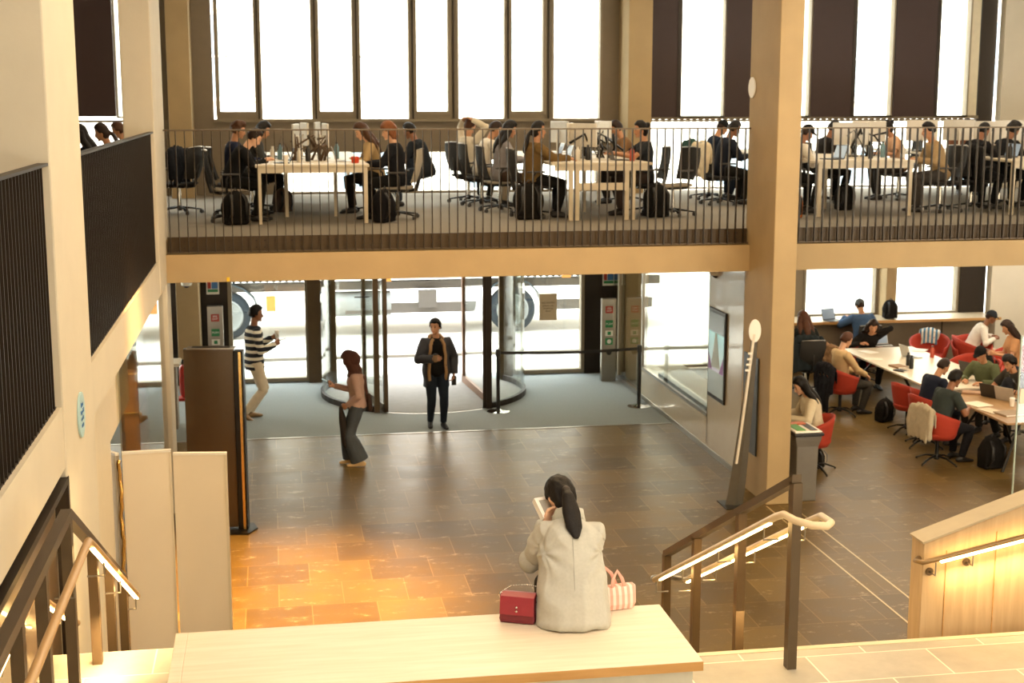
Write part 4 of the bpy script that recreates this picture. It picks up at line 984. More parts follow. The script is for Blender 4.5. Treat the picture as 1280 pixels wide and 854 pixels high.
def backpack(col, label, loc, rz=0, s=1.0, group=None):
    r = empty('backpack', loc, RD(rz)); tag(r, label, 'bag', group); mt = cloth(col); r.scale = (s, s, s)
    m = M(); m.ell((0, 0, .2), (.17, .11, .2), 20, 12); m.box((0, 0, .13), (.28, .18, .24)); 
    link_mesh('bag_body', remeshed(m, .016, mt, 'bag_body', amp=.012, freq=6, seed=len(label), smooth_it=6), r)
    m = M(); m.ell((0, .1, .14), (.12, .05, .1), 14, 8); link_mesh('front_pocket', remeshed(m, .014, mt, 'front_pocket', amp=.006, freq=8, smooth_it=3), r)
    for sx in (-1, 1): M().tube([(sx*.07, -.08, .36), (sx*.09, -.15, .28), (sx*.09, -.15, .14), (sx*.11, -.09, .05)], [(.02, .005)]*4, 6).build('shoulder_strap', black, r, smooth=True)
    M().tube([(-.04, -.02, .38), (0, -.02, .43), (.04, -.02, .38)], .008, 6).build('grab_handle', black, r, smooth=True)
    return r
def drape(col, label, loc, rz, w=.46, front=.25, backl=.5, name='jacket', cat='jacket', top=.86, puff=0, depth=-.30, group=None, mt=None):
    """garment hung over a chair back: arched sheet with thickness, folds and two hanging sleeves"""
    r = empty(name, loc, RD(rz)); tag(r, label, cat, group); mt = mt or cloth(col); th = .022+puff
    rings = []
    prof = [(.075, -front), (.07, -front*.5), (.05, -.02), (0, .02), (-.05, -.02), (-.075, -backl*.35), (-.09, -backl*.7), (-.095, -backl)]
    for k in range(15):
        x = -w/2+w*k/14; rr = []; sag = .05*abs(k/7-1)**2
        for y, z in prof: rr.append(V((x*(1+.1*abs(z)), depth+y+.012*sin(k*1.7)*(abs(z)), top+z-sag+.015*sin(k*2.3))))
        for y, z in reversed(prof): rr.append(V((x*(1+.1*abs(z)), depth+y*(1-th/.075*.6)+.012*sin(k*1.7)*abs(z), top+z*.98-sag-th+.015*sin(k*2.3))))
        rings.append(rr)
    m = M().loft(rings)
    link_mesh('garment_body', remeshed(m, .014, mt, 'garment_body', amp=.014+puff*.4, freq=7 if not puff else 10, seed=w*9, smooth_it=2), r)
    for s in (-1, 1):
        m = M().tube([(s*w*.48, depth-.02, top-.06), (s*w*.54, depth-.05, top-.25), (s*w*.5, depth-.04, top-.44)], [.05+puff*.4, .048+puff*.4, .04], 10, roundcap=True)
        link_mesh('sleeve', remeshed(m, .014, mt, 'sleeve', amp=.008, freq=9, smooth_it=2, seed=s), r)
    return r
def book(name, label, loc, rz, d=(.21, .297, .012), col='f0ece4', cat='paper', group=None):
    o = M().bb((-d[0]/2, -d[1]/2, 0), (d[0]/2, d[1]/2, d[2])).build(name, mat(name+'_'+col, col, .7, var=.05), None, loc=loc, rz=RD(rz)); tag(o, label, cat, group)
    if d[2] > .009: M().bb((-d[0]/2+.006, -d[1]/2-.001, .003), (d[0]/2+.001, d[1]/2+.001, d[2]-.003)).build('pages', paper, o)
    return o
# ------------------------------------------------------------ standing people in the lobby
p = atz(312, 523, 0)
F = Fig(pel=(0, 0.02, .87), lean=-2, lean2=4, head=(6, -6, 0), feet=((-.08, -.05, .085), (.08, -.16, .11)), hands=((-.13, .32, 1.16), (.12, .30, 1.10)), toe=((-.1, 1, 0), (.2, 1, -.5)), elbow=((-.5, -.9, -.6), (.5, -.9, -.6)), palms=(V((1, 0, .2)), V((-1, 0, .2))), grip=(.9, .9))
stripes = stripemat('striped_knit', 'e4dcc8', '14161f', 10.0, .42, 2, phase=.1)
man1 = person('man walking right in a navy and cream striped jumper and beige trousers', F, place(F, 320, 390, 22.75, 0, -78, 1.1), -78, top='14161f', bottom='cdbda2', skin='brown', hairstyle='short', haircol='black', scale=1.1, shoes='8a6a44', near=True, inf=.018, topname='striped_jumper', topmat=stripes, hem=-.12, seed=3, amp=.004)
def held(owner, F, side, proto, off, label, sc=1.0, rot=(0, 0, 0)):
    w = F.wr[side]; d = (w-F.elb[side]).normalized(); mt = owner.matrix_basis if False else (Matrix.Translation(owner.location) @ Matrix.Rotation(owner.rotation_euler.z, 4, 'Z') @ Matrix.Scale(owner.scale[0], 4))
    q = mt @ (w+d*.075+V(off)); proto.location = q; proto.rotation_euler = (rot[0], rot[1], rot[2]+owner.rotation_euler.z); proto['label'] = label
def phone():
    r = empty('phone'); tag(r, 'x', 'phone'); M().bb((-.037, -.075, 0), (.037, .075, .009)).build('phone_case', black, r, bevel=.003); M().bb((-.033, -.07, .009), (.033, .07, .010)).build('screen', mat('phone_glass', '2a3038', .1), r); return r
held(man1, F, 0, cup(), (.03, .0, -.03), 'white takeaway cup held by the man in the striped jumper')
held(man1, F, 1, phone(), (-.03, .05, .03), 'phone held by the man in the striped jumper', rot=(RD(15), 0, 0))
# jacket man
p = atz(541, 533, 0)
F = Fig(pel=(0, 0, .925), lean=0, lean2=3, head=(3, -34, 0), feet=((-.10, .06, .085), (.09, -.06, .085)), hands=((-.27, .05, .86), (.10, .27, 1.14)), toe=((-.12, 1, 0), (.15, 1, 0)), grip=(.9, .95), palms=(V((1, 0, 0)), V((-1, .1, 0))), elbow=((-.6, -.6, 0), (.9, -.5, -.5)))
man2 = person('man standing in front of the revolving door in a dark parka, holding a takeaway cup', F, place(F, 544, 409, 21.6, 0, 184), 184, top='14120f', bottom='1d252e', skin='tan', hairstyle='short', haircol='black', scale=1.0, shoes='14110f', near=True, hem=-.1, seed=5, flare=-.002, topname='black_top')
def parka(F, owner):
    m = M(); rings = []; n = 25
    for t, e in ((-.27, .075), (-.15, .07), (-.02, .06), (.12, .062), (.24, .06), (.34, .05), (.42, .045), (.47, .03), (.51, .028)):
        tt = max(-.1, t); pp, d, r, f = F.at(min(.5, tt)); rx = ry = 0
        if t < -.1: pp = pp + d*(t+.1)
        prof = min(F.T, key=lambda q: abs(q[0]-tt)); rx, ry = max(prof[1], .13 if t < .45 else .07), max(prof[2], .1 if t < .45 else .065)
        gap = RD(38 if t < .3 else 30); ring = []
        for q in range(n):
            a = pi/2+gap+(2*pi-2*gap)*q/(n-1); ring.append(pp+r*(rx+e)*cos(a)+f*(ry+e*.8)*sin(a))
        for q in range(n-1, -1, -1):
            a = pi/2+gap+(2*pi-2*gap)*q/(n-1); ring.append(pp+r*(rx+e-.022)*cos(a)+f*(ry+e*.8-.022)*sin(a))
        rings.append(ring)
    m.loft(rings)
    for i in (0, 1): F.arm(m, i, .032, 1, cuff=.008)
    mt = mat('parka_navy', '2c2c30', .7, var=.1, bump=.1)
    c = link_mesh('parka', remeshed(m, .0085, mt, 'parka', amp=.008, freq=7, seed=2), owner)
    lin = mat('parka_lining', 'a8835a', .95, bump=.5, scale=40)
    for k in (0, n-1): M().tube([rg[k] for rg in rings[1:]], [(.024, .018)]*8, 8).build('fleece_edge', lin, c, smooth=True)
    M().tube([F.neck+F.right*x*.1+F.fwd*y+F.up*z for x, y, z in ((-.9, .10, -.09), (-1.15, .02, -.02), (-.85, -.09, .02), (0, -.13, .03), (.85, -.09, .02), (1.15, .02, -.02), (.9, .10, -.09))], [(.026, .042)]*7, 10).build('hood_collar', lin, c, smooth=True)
    M().box(F.at(.1)[0]+F.fwd*.17+F.right*-.13, (.02, .01, .02)).build('press_stud', chrome, c)
parka(F, man2)
held(man2, F, 1, cup('8a6a48', '201c18'), (.03, .03, -.04), 'brown takeaway cup held by the man in the dark parka')
held(man2, F, 0, phone(), (.0, .02, -.04), 'phone hanging in the hand of the man in the dark parka', rot=(RD(80), 0, 0))
# hijab woman, facing left
p = atz(436, 580, 0)
F = Fig(pel=(0, 0, .92), lean=2, lean2=4, female=True, head=(22, 0, 0), feet=((-.08, -.03, .085), (.08, .10, .085)), hands=((-.10, .14, .93), (.12, .34, 1.17)), toe=((-.1, 1, 0), (.1, 1, 0)), grip=(.6, .9), palms=(V((1, 0, 0)), V((-.6, 0, .8))))
w1 = person('woman standing in a brown headscarf, pink jumper and wide grey jeans, looking at her phone', F, place(F, 437, 455, 19.5, 0, 82, .955), 82, top='a88a7c', bottom='44494e', skin='tan', hairstyle='hijab', hatcol='4c3026', scale=.955, shoes='d8b47c', near=True, flare=.085, hem=-.04, seed=9, topname='jumper')
held(w1, F, 1, phone(), (-.02, .05, .05), 'dark phone held up by the woman in the headscarf', rot=(RD(30), 0, 0))
m = M().tube([(0, 0, .12), (.0, 0, .0), (0, 0, -.2), (0, 0, -.42)], [(.02, .02), (.07, .04), (.09, .05), (.08, .04)], 14, roundcap=True)
g_ = link_mesh('folded_jacket', remeshed(m, .011, cloth('2c2622'), 'folded_jacket', amp=.012, freq=8), None); tag(g_, 'dark jacket hanging from the hand of the woman in the headscarf', 'jacket'); held(w1, F, 0, g_, (0, .03, -.12), g_['label'], rot=(RD(-6), 0, 0))
F_ = F; m = M().tube([F.at(.44)[0]+F.right*.1+F.fwd*.0+F.up*.03, F.at(.3)[0]-F.fwd*.14+F.right*.1, F.at(.05)[0]-F.fwd*.17+F.right*.06], [(.016, .006)]*3, 8)
m.tube([F.at(.12)[0]-F.fwd*.17, F.at(-.08)[0]-F.fwd*.18], [(.07, .035), (.08, .04)], 12, roundcap=True)
bg = link_mesh('shoulder_bag', remeshed(m, .01, cloth('3a2a22'), 'shoulder_bag', amp=.004, freq=8), None); bg.location = w1.location; bg.rotation_euler = w1.rotation_euler; bg.scale = w1.scale; tag(bg, 'dark brown shoulder bag on the back of the woman in the headscarf', 'bag')
# ------------------------------------------------------------ seated woman on the bench
hp = aty(712, 628, 7.02)
F = Fig(pel=(0, 0, .10), lean=12, lean2=38, female=True, head=(50, 12, -4), feet=((-.1, .50, -.33), (.10, .52, -.33)), hands=((-.13, .32, .50), (.03, .33, .50)), toe=((-.1, 1, -.1), (.1, 1, -.1)), knee=((-.1, .5, 1), (.1, .5, 1)), elbow=((-.35, -.3, -1), (.35, -.3, -1)), grip=(.5, .5), palms=(V((.5, -.3, .6)), V((-.5, -.3, .6))))
S = .89; RZ = -6
for i in (0, 1): F.sh[i] += F.right*(.022 if i == 0 else -.022)-F.up*.022
F.elb = [ik(F.sh[i], F.wr[i], .285, .255, ((-.35, .35)[i], -.3, -1))[0] for i in (0, 1)]
R = Matrix.Rotation(RD(RZ), 3, 'Z')
hd = R @ (F.skull*S)
ws = person('woman in a pale grey blazer with a black ponytail, seated on the oak bench', F, V((hp.x-hd.x, 6.93, 2.405)), RZ, top=None, bottom='2a2622', skin='light', hairstyle='pony', haircol='black', scale=S, shoes='1a1614', near=True, seed=11)
blz = mat('blazer_wool', 'b6b4aa', .95, var=.1, scale=60, bump=.25, spec=.15)
m = M(); rings = []; seg = 28
for t, rx, ry, oy in ((-.125, .218, .165, -.02), (-.10, .225, .17, -.02), (-.03, .222, .165, -.015), (.08, .205, .155, -.01), (.18, .19, .14, -.005), (.28, .182, .135, -.01), (.36, .182, .135, -.012), (.42, .150, .112, -.01), (.455, .105, .088, -.01), (.48, .09, .078, 0), (.495, .072, .07, 0)):
    pp, d, r, f = F.at(max(-.1, t)); 
    if t < -.1: pp = pp+V((0, 0, 1))*(t+.1)
    pp = pp+f*oy; rings.append([pp+r*rx*cos(2*pi*q/seg)+f*ry*sin(2*pi*q/seg) for q in range(seg)])
m.loft(rings)
for i in (0, 1):
    a, e, w = F.sh[i], F.elb[i], F.wr[i]; inn = F.at(.40)[0].lerp(a, .5)
    m.tube([inn, a+F.up*.0, a.lerp(e, .3), a.lerp(e, .75), e, e.lerp(w, .4), w], [.07, .074, .068, .062, .058, .052, .046], 14, roundcap=False); m.ell(e, (.064, .064, .064), 12, 8)
bz_me = remeshed(m, .0085, blz, 'blazer', amp=.030, freq=4.2, seed=4, smooth_it=4, stretch=(1, 1, .8))
nrm = [v.normal.copy() for v in bz_me.vertices]; out = []
for v, vn in zip(bz_me.vertices, nrm):
    q_ = v.co; k_ = .5+.5*noise.noise(q_*3.3); w_ = 0
    for sx, ph in ((-1, .4), (1, 1.9)): # creases fanning from the armpits and elbows
        d_ = V((q_.x-sx*.17, q_.y, q_.z-.40)); rr_ = math.hypot(d_.x, d_.z); a_ = math.atan2(d_.z, -sx*d_.x)
        w_ += max(0, 1-rr_/.30)*sin(a_*7+ph+3*noise.noise(q_*4))
    w_ += .5*sin(q_.z*30+8*noise.noise(q_*5)+q_.x*14)*max(0, noise.noise(q_*4+V((5, 1, 2)))*2)
    out += (q_+vn*(.0075*w_*k_*1.6))[:]
bz_me.vertices.foreach_set('co', out); bz_me.update()
bz = link_mesh('blazer', bz_me, ws)
pc, d, r, f = F.at(.49)
M().tube([pc+r*x+f*y+d*z for x, y, z in ((-.07, .09, -.02), (-.09, .02, .012), (-.075, -.05, .03), (0, -.085, .035), (.075, -.05, .03), (.09, .02, .012), (.07, .09, -.02))], [(.012, .034)]*7, 8, up=tuple(d)).build('collar', blz, bz, smooth=True)
seam = mat('seam_grey', 'a3a198', .95)
M().tube([F.at(t)[0]-F.at(t)[3]*k for t, k in ((-.1, .196), (.0, .188), (.1, .174), (.2, .160), (.3, .158), (.38, .150))], .0025, 6).build('back_seam', seam, bz)
ring_ = M().ell(F.skull + F.HM @ V((0, -.115, -.035)), (.026, .02, .026), 12, 8, F.HM).build('hair_tie', mat('hair_tie', '2a201c', .6), ws, smooth=True)
for i, (x, y, z, rot) in enumerate(((.05, .40, .58, -12),)):
    o = M().bb((-.09, -.004, -.06), (.09, .004, .07)).bb((-.09, -.0, -.06), (-.08, .03, .07)).build('book', paper, None, loc=(0, 0, 0)); tag(o, 'open white booklet in the hands of the woman on the bench', 'book')
    q = Matrix.Translation(ws.location) @ Matrix.Rotation(RD(RZ), 4, 'Z') @ Matrix.Scale(S, 4) @ V((x-.13, y-.02, z)); o.location = q; o.rotation_euler = (RD(-50), 0, RD(20))
    M().bb((-.07, -.006, -.045), (.07, -.0045, .05)).build('printed_text', mat('print_grey', 'a8a49c', .8), o)
# handbag
q = atz(650, 779, 2.4)
r = empty('handbag', (q.x, q.y+.03, 2.402), RD(-24)); r.scale = (1.06,)*3; tag(r, 'small crimson leather handbag with a flap and chain on the bench', 'bag')
lea = mat('crimson_leather', '8c2430', .4, var=.06, bump=.05, scale=30); lea2 = mat('crimson_dark', '6e1a26', .4)
rings = [[V((sx*w, sy*dd, z)) for sx, sy in ((-1, -1), (1, -1), (1, 1), (-1, 1))] for z, w, dd in ((0, .085, .045), (.02, .09, .048), (.12, .082, .036), (.135, .078, .03))]
M().loft(rings).build('bag_body', lea2, r, bevel=.008)
fl = M().prism([(-.054, .045), (-.047, .1), (-.04, .135), (0, .147), (.036, .14), (.036, .132), (-.034, .128), (-.043, .09), (-.049, .045)], -.086, .086, 'X').build('flap', lea, r, bevel=.004)
for z in (.066, .086): M().ell((.0, -.054, z), (.006, .004, .006), 10, 6).build('stud', chrome, fl, smooth=True)
for s in (-1, 1): M().tube([(s*.09, 0, .1), (s*.10, 0, .125), (s*.09, 0, .14)], .005, 6).build('strap_ring', chrome, r, smooth=True)
m = M(); pth = [V((-.09, 0, .14)), V((-.05, .03, .165)), V((.03, .05, .17)), V((.09, .06, .16)), V((.15, .03, .12)), V((.12, .01, .13)), V((.09, 0, .14))]
for a, b in zip(pth[:-1], pth[1:]):
    for k in range(6): c = a.lerp(b, k/6); m.ell(c, (.006, .004, .004), 6, 4)
m.build('chain_strap', chrome, r, smooth=True)
# tote
q = atz(782, 756, 2.4)
r = empty('tote_bag', (q.x-.05, 7.08, 2.402), RD(10)); r.scale = (.85, .85, .85); tag(r, 'pink striped cloth tote bag leaning at the right of the seated woman', 'bag')
rings = [[V((sx*w, sy*dd, z)) for sx, sy in ((-1, -1), (0, -1.15), (1, -1), (1, 1), (0, 1.1), (-1, 1))] for z, w, dd in ((0, .085, .04), (.04, .1, .05), (.10, .1, .045), (.15, .105, .03))]
M().loft(rings).build('bag_body', stripemat('pink_stripes', 'dba694', 'ecd2c6', 26, .5, 0), r, bevel=.008)
for y in (-.03, .03): M().tube([(-.06, y, .13), (-.05, y*.8, .2), (-.02, y*.6, .25), (.01, y*.8, .2), (.03, y, .13)] if y < 0 else [(-.07, y, .13), (-.10, y, .21), (-.09, y, .27), (-.04, y, .22), (.0, y, .13)], [(.012, .004)]*5, 8).build('carry_handle', mat('tote_handle', 'e0a898', .7), r, smooth=True)

# ------------------------------------------------------------ upstairs desks
DZ = UF+.80
desk('left gallery table with white top, laptops and monitors', -.22, 1.31, 19.5, 24.2, UF, [(-.17, 19.56), (1.26, 19.56), (.2, 20.75), (.9, 20.75), (-.17, 22.4), (1.26, 22.4), (-.17, 24.1), (1.26, 24.1)])
r = desk('middle gallery table whose near end shows a pale crossbar between its legs', 3.82, 5.26, 19.42, 24.0, UF, [(4.10, 19.47), (4.19, 19.47), (4.90, 19.47), (4.99, 19.47), (4.6, 20.9), (3.95, 22.3), (5.15, 22.3)], leg_w=.055)
M().bb((4.2-4.54, .02, .42), (4.9-4.54, .07, .52)).build('crossbar', cream, r)
desk('right gallery table seen through the balustrade right of the big column', 7.68, 9.22, 19.46, 24.2, UF, [(7.76, 19.52), (9.14, 19.52), (8.4, 20.9), (7.76, 22.4), (9.14, 22.4)])
desk('far right gallery table cut by the right edge of the picture', 10.6, 12.1, 19.3, 24.2, UF, [(10.66, 19.36), (12.0, 19.36), (10.66, 22.4)])
och = office_chair('dark', 'dark'); och_p = office_chair('pale', 'pale'); och_g = office_chair('dark', 'pale')
for x in (och, och_p, och_g): remember(x)
tubc = remember(tub('tub_chair')); lounge = remember(tub('lounge_chair', .37, .42, .80, .60))
lap_d = remember(laptop('3a3734')); lap_s = remember(laptop('b9b4aa')); mon = remember(monitor()); mon_w = remember(monitor(mat('monitor_white', 'dcd6ca', .4)))
bot_d = remember(bottle('1c1b1a')); bot_b = remember(bottle('6f8f98', .24)); bot_w = remember(bottle('d8d2c4', .2, 'd8d2c4')); bot_r = remember(bottle('a8452c', .2)); cup_w = remember(cup())
CH_G = 'office chairs on the gallery'
def gal(lab, px, py, y, rz, ch=None, chlab=None, F=None, sc=1.0, **k):
    F = F or sit(**{q: k.pop(q) for q in list(k) if q in ('lean', 'lean2', 'head', 'hands', 'feet', 'side', 'twist', 'female', 'elbow', 'knee', 'seat', 'toe', 'grip')})
    loc = place(F, px, py, y, UF, rz, sc)
    o = person(lab, F, loc, rz, scale=sc, **k)
    if ch: spawn(ch, (loc.x, loc.y, UF), RD(rz), chlab, CH_G)
    return o, F
gal('curly haired person in a navy top at the far left of the left gallery table', 298, 158, 21.2, -92, och, 'office chair behind the dark clothed student leaning over the left gallery table', top='1e2338', bottom='14120f', hairstyle='curly', haircol='brown', skin='tan', lean=2, lean2=6, head=(18, 0, 0), seed=1)
gal('student in black leaning over the near left corner of the left gallery table writing', 318, 176, 20.1, -88, och_g, 'office chair at the near left corner of the left gallery table', top='121214', bottom='14120f', hairstyle='short', haircol='dark', skin='fair', lean=14, lean2=36, head=(35, 0, 0), seed=2, hands=((-.10, .50, .84), (.14, .46, .84)))
gal('dark haired person half hidden behind the student in black at the left gallery table', 329, 163, 22.0, -90, och, 'office chair in the middle of the left side of the left gallery table', top='3a3a38', bottom='1d1b1a', hairstyle='long', haircol='black', skin='tan', female=True, lean=6, lean2=16, seed=3)
gal('woman with long brown hair and beige cardigan at the left gallery table', 452, 166, 21.3, 92, och, 'office chair of the woman in the beige cardigan', top='b09468', bottom='1a1816', hairstyle='long', haircol='brown', skin='fair', female=True, lean=6, lean2=18, head=(30, 0, 0), seed=4)
gal('ginger haired person in black at the near right corner of the left gallery table', 486, 163, 20.15, 78, och_p, 'pale office chair of the ginger haired person in black', top='16161a', bottom='121110', hairstyle='fringe', haircol='ginger', skin='fair', lean=2, lean2=8, head=(16, 15, 0), seed=5)
gal('person in dark jeans hidden behind the ginger haired person with one knee raised', 512, 178, 22.4, 60, None, top='1c2026', bottom='2c333c', hairstyle='short', haircol='black', skin='brown', lean=18, lean2=26, feet=((-.12, .42, .085), (.2, .40, .30)), seed=6, shoes='14110f')
gal('person in a cream jumper on the gallery with both hands behind the head', 588, 166, 23.2, -55, och, 'office chair of the person with hands on the head', top='cfc4ae', bottom='2a2622', hairstyle='short', haircol='auburn', skin='tan', lean=-4, lean2=2, head=(12, 0, 0), hands=((-.12, .0, 1.33), (.12, -.02, 1.34)), elbow=((-1, .7, .3), (1, .7, .3)), seed=7)
gal('person in a white t-shirt at the far left side of the middle gallery table', 619, 176, 22.4, -80, och, 'office chair of the person in the white t-shirt', top='d8d0c0', bottom='b8a890', hairstyle='short', haircol='dark', skin='tan', seed=8)
gal('woman with long black hair and grey top at the middle gallery table', 637, 163, 21.2, -84, och_g, 'office chair of the long haired woman in the grey top', top='8a8688', bottom='4a3a30', hairstyle='long', haircol='black', skin='tan', female=True, lean=2, lean2=14, head=(20, 0, 0), seed=9)
gal('person in a mustard jacket with tied black hair at the middle gallery table', 673, 157, 20.05, -86, och, 'office chair of the person in the mustard jacket', top='6a5330', bottom='121110', hairstyle='pony', haircol='black', skin='tan', lean=2, lean2=10, head=(4, 0, 0), seed=10, inf=.028, hands=((-.14, .48, .85), (.14, .50, .84)))
gal('person with a dark bun and t-shirt right of the middle gallery table', 801, 160, 20.3, 88, och, 'office chair of the person with the dark bun', top='232629', bottom='3a2f28', hairstyle='bun', haircol='black', skin='tan', female=True, lean=0, lean2=6, head=(10, 0, 0), sleeves='short', seed=11, hands=((-.14, .44, .9), (.14, .46, .9)))
gal('person in a brown shirt reaching over the middle gallery table beyond the monitors', 770, 172, 22.6, 90, och, 'office chair of the person in the brown shirt beyond the monitors', top='7a5a3a', bottom='241e1a', hairstyle='short', haircol='dark', skin='tan', lean=8, lean2=20, seed=12)
r13 = gal('person in a dark cap beyond the green jacket left of the big column', 903, 158, 23.2, -84, och, 'office chair of the person in the dark cap left of the big column', top='1a2230', bottom='1c2430', hairstyle='cap', hatcol='181a1c', skin='tan', seed=13, lean=6)
r14 = gal('person in a navy top right beside the big column at the right gallery table', 918, 163, 22.0, -84, och, 'office chair beside the big column carrying the white puffer jacket', top='191d28', bottom='1a1816', hairstyle='short', haircol='black', skin='brown', seed=14, lean=4)
gal('person in a white top peeping out right of the big column behind the balustrade', 1009, 166, 20.2, -82, och, 'office chair of the person in the white top right of the big column', top='d6cdbb', bottom='14120f', hairstyle='cap', hatcol='121110', skin='brown', seed=15, lean=12, lean2=30)
gal('person in a sleeveless beige top on the right side of the right gallery table', 1108, 172, 22.6, 85, och, 'office chair of the person in the sleeveless beige top', top='c39a78', bottom='2a2622', hairstyle='bun', haircol='black', skin='tan', female=True, seed=16, sleeves='short')
gal('person in a tan jumper leaning on the near right corner of the right gallery table', 1160, 176, 20.1, 84, och, 'office chair of the person in the tan jumper', top='a08660', bottom='3a3632', hairstyle='short', haircol='black', skin='tan', seed=17, lean=12, lean2=24, head=(12, 0, 0))
gal('person in black seen from behind between the right and far right gallery tables', 1229, 180, 20.4, -70, och, 'office chair of the person in black between the right hand tables', top='121012', bottom='121110', hairstyle='crop', haircol='black', skin='brown', seed=18, lean=4)
gal('person in black at the far right gallery table at the picture edge', 1266, 182, 20.9, -75, och, 'office chair at the picture edge behind the balustrade', top='141416', bottom='121110', hairstyle='curly', haircol='black', skin='brown', seed=19)
gal('person in a brown top deep on the gallery facing the camera past the silver monitors', 1208, 170, 23.6, 175, None, top='6a4634', bottom='241e1a', hairstyle='short', haircol='dark', skin='tan', seed=20)
gal('person in black beyond the silver monitors at the right gallery table', 1042, 172, 22.2, -80, och, 'office chair beyond the silver monitors at the right gallery table', top='1a1614', bottom='14120f', hairstyle='short', haircol='black', skin='brown', seed=21)
# side gallery, left
def sg(lab, px, py, y, rz, hair_, colr, top, seed):
    F = sit(female=True, lean=8, lean2=18, head=(20, 0, 0)); loc = place(F, px, py, y, UF, rz); person(lab, F, loc, rz, top=top, bottom='1c1a18', hairstyle=hair_, haircol=colr, skin='tan', seed=seed); spawn(och, (loc.x, loc.y, UF), RD(rz), 'office chair under the '+lab.replace(' behind the side gallery balustrade', '')+' in the side gallery', CH_G)
sg('long black haired person behind the side gallery balustrade at far left', 100, 179, 20.0, 80, 'long', 'black', '15151c', 31)
sg('person with a brown ponytail and white top behind the side gallery balustrade', 127, 170, 20.8, 85, 'pony', 'dark', 'e0dad0', 32)
sg('brown haired person by the tan column behind the side gallery balustrade', 148, 168, 22.0, 85, 'short', 'brown', '4a4038', 33)
desk('side gallery desk behind the slatted balustrade', -3.6, -2.8, 19.2, 23.5, UF, [(-3.5, 19.3), (-2.9, 19.3), (-3.5, 23.3), (-2.9, 23.3)])
spawn(och_g, (5.72, 20.0, UF), RD(112), 'empty office chair between the bun haired person and the big column', CH_G)
# garments
drape('1f3a2e', 'dark green jacket hung on an office chair left of the big column', r13[0].location, -84, depth=-.33, top=1.0)
drape('d8c8a8', 'cream quilted puffer jacket over the chair back beside the big column', r14[0].location, -84, w=.5, puff=.03, depth=-.33, top=1.0)
q = aty(213, 200, 21.5); r = drape('14161c', 'black coat hanging on a chair at the left end of the gallery', (q.x, 21.5, UF), 60, w=.4, top=.98, depth=-.1)
spawn(och, (q.x+.1, 21.6, UF), RD(60), 'office chair with the black coat at the left end of the gallery', CH_G)
drape('141210', 'long black coat over the chair of the person in the tan jumper', (10.08, 20.1, UF), 84, w=.5, backl=.7, top=1.0, depth=-.30)
# bags
for a in (('141210', 'black backpack under the near left corner of the left gallery table', (-.50, 19.55, UF), 20, 1.15), ('121013', 'dark rucksack on the floor beside the pale office chair', (1.5, 19.6, UF), 50, 1.15), ('16130f', 'black bag at the left foot of the middle gallery table', (3.55, 19.75, UF), 0, 1.3), ('121110', 'black bag at the right foot of the middle gallery table', (5.42, 19.8, UF), 10, 1.2),
          ('a85a1c', 'orange rucksack on the gallery floor right of the big column', (7.28, 19.35, UF), 0, 1.0), ('1a1714', 'dark bag between the feet under the right gallery table', (8.6, 20.6, UF), 0, 1.0), ('5a4a40', 'brown bag under the left gallery table', (.15, 21.6, UF), 30, .9)):
    backpack(*a)
# monitors in the middle of the tables
k = 0
def put(proto, x, y, z, rz, lab, g=None): return spawn(proto, (x, y, z), RD(rz), lab, g)
for (px, y, rz, pr_, lab) in ((369, 21.0, 80, mon, 'silver monitor turned edge-on at the left of the left gallery table'), (381, 21.9, -80, mon_w, 'white monitor in the middle of the left gallery table'), (396, 22.4, 80, mon, 'silver monitor deep on the left gallery table'), (407, 21.2, -84, mon_w, 'white monitor turned edge-on at the right of the left gallery table'),
    (712, 21.0, 70, mon_w, 'white monitor at the left of the middle gallery table'), (729, 20.7, -55, mon_w, 'large white monitor in the centre of the middle gallery table'), (745, 21.8, 75, mon, 'silver monitor right of centre on the middle gallery table'), (754, 22.8, -75, mon_w, 'white monitor at the back right of the middle gallery table'), (700, 22.6, -70, mon, 'silver monitor at the back left of the middle gallery table'),
    (1063, 20.8, -15, mon, 'large silver monitor back towards the camera right of the big column'), (1086, 22.0, -10, mon_w, 'second silver monitor on the right gallery table'), (1152, 22.6, -5, mon_w, 'white monitor seen from behind above the tan jumper person'), (1198, 22.8, -8, mon, 'pale monitor on the far right gallery table, left one'), (1238, 21.6, -8, mon, 'wide silver monitor on the far right gallery table'), (1262, 22.4, -4, mon, 'dark looking monitor at the right end of the gallery')):
    q = aty(px, 170, y); put(pr_, q.x, y, DZ+.02, rz, lab, 'gallery monitors')
M().bb((0, 0, 0), (.01, .01, .01))
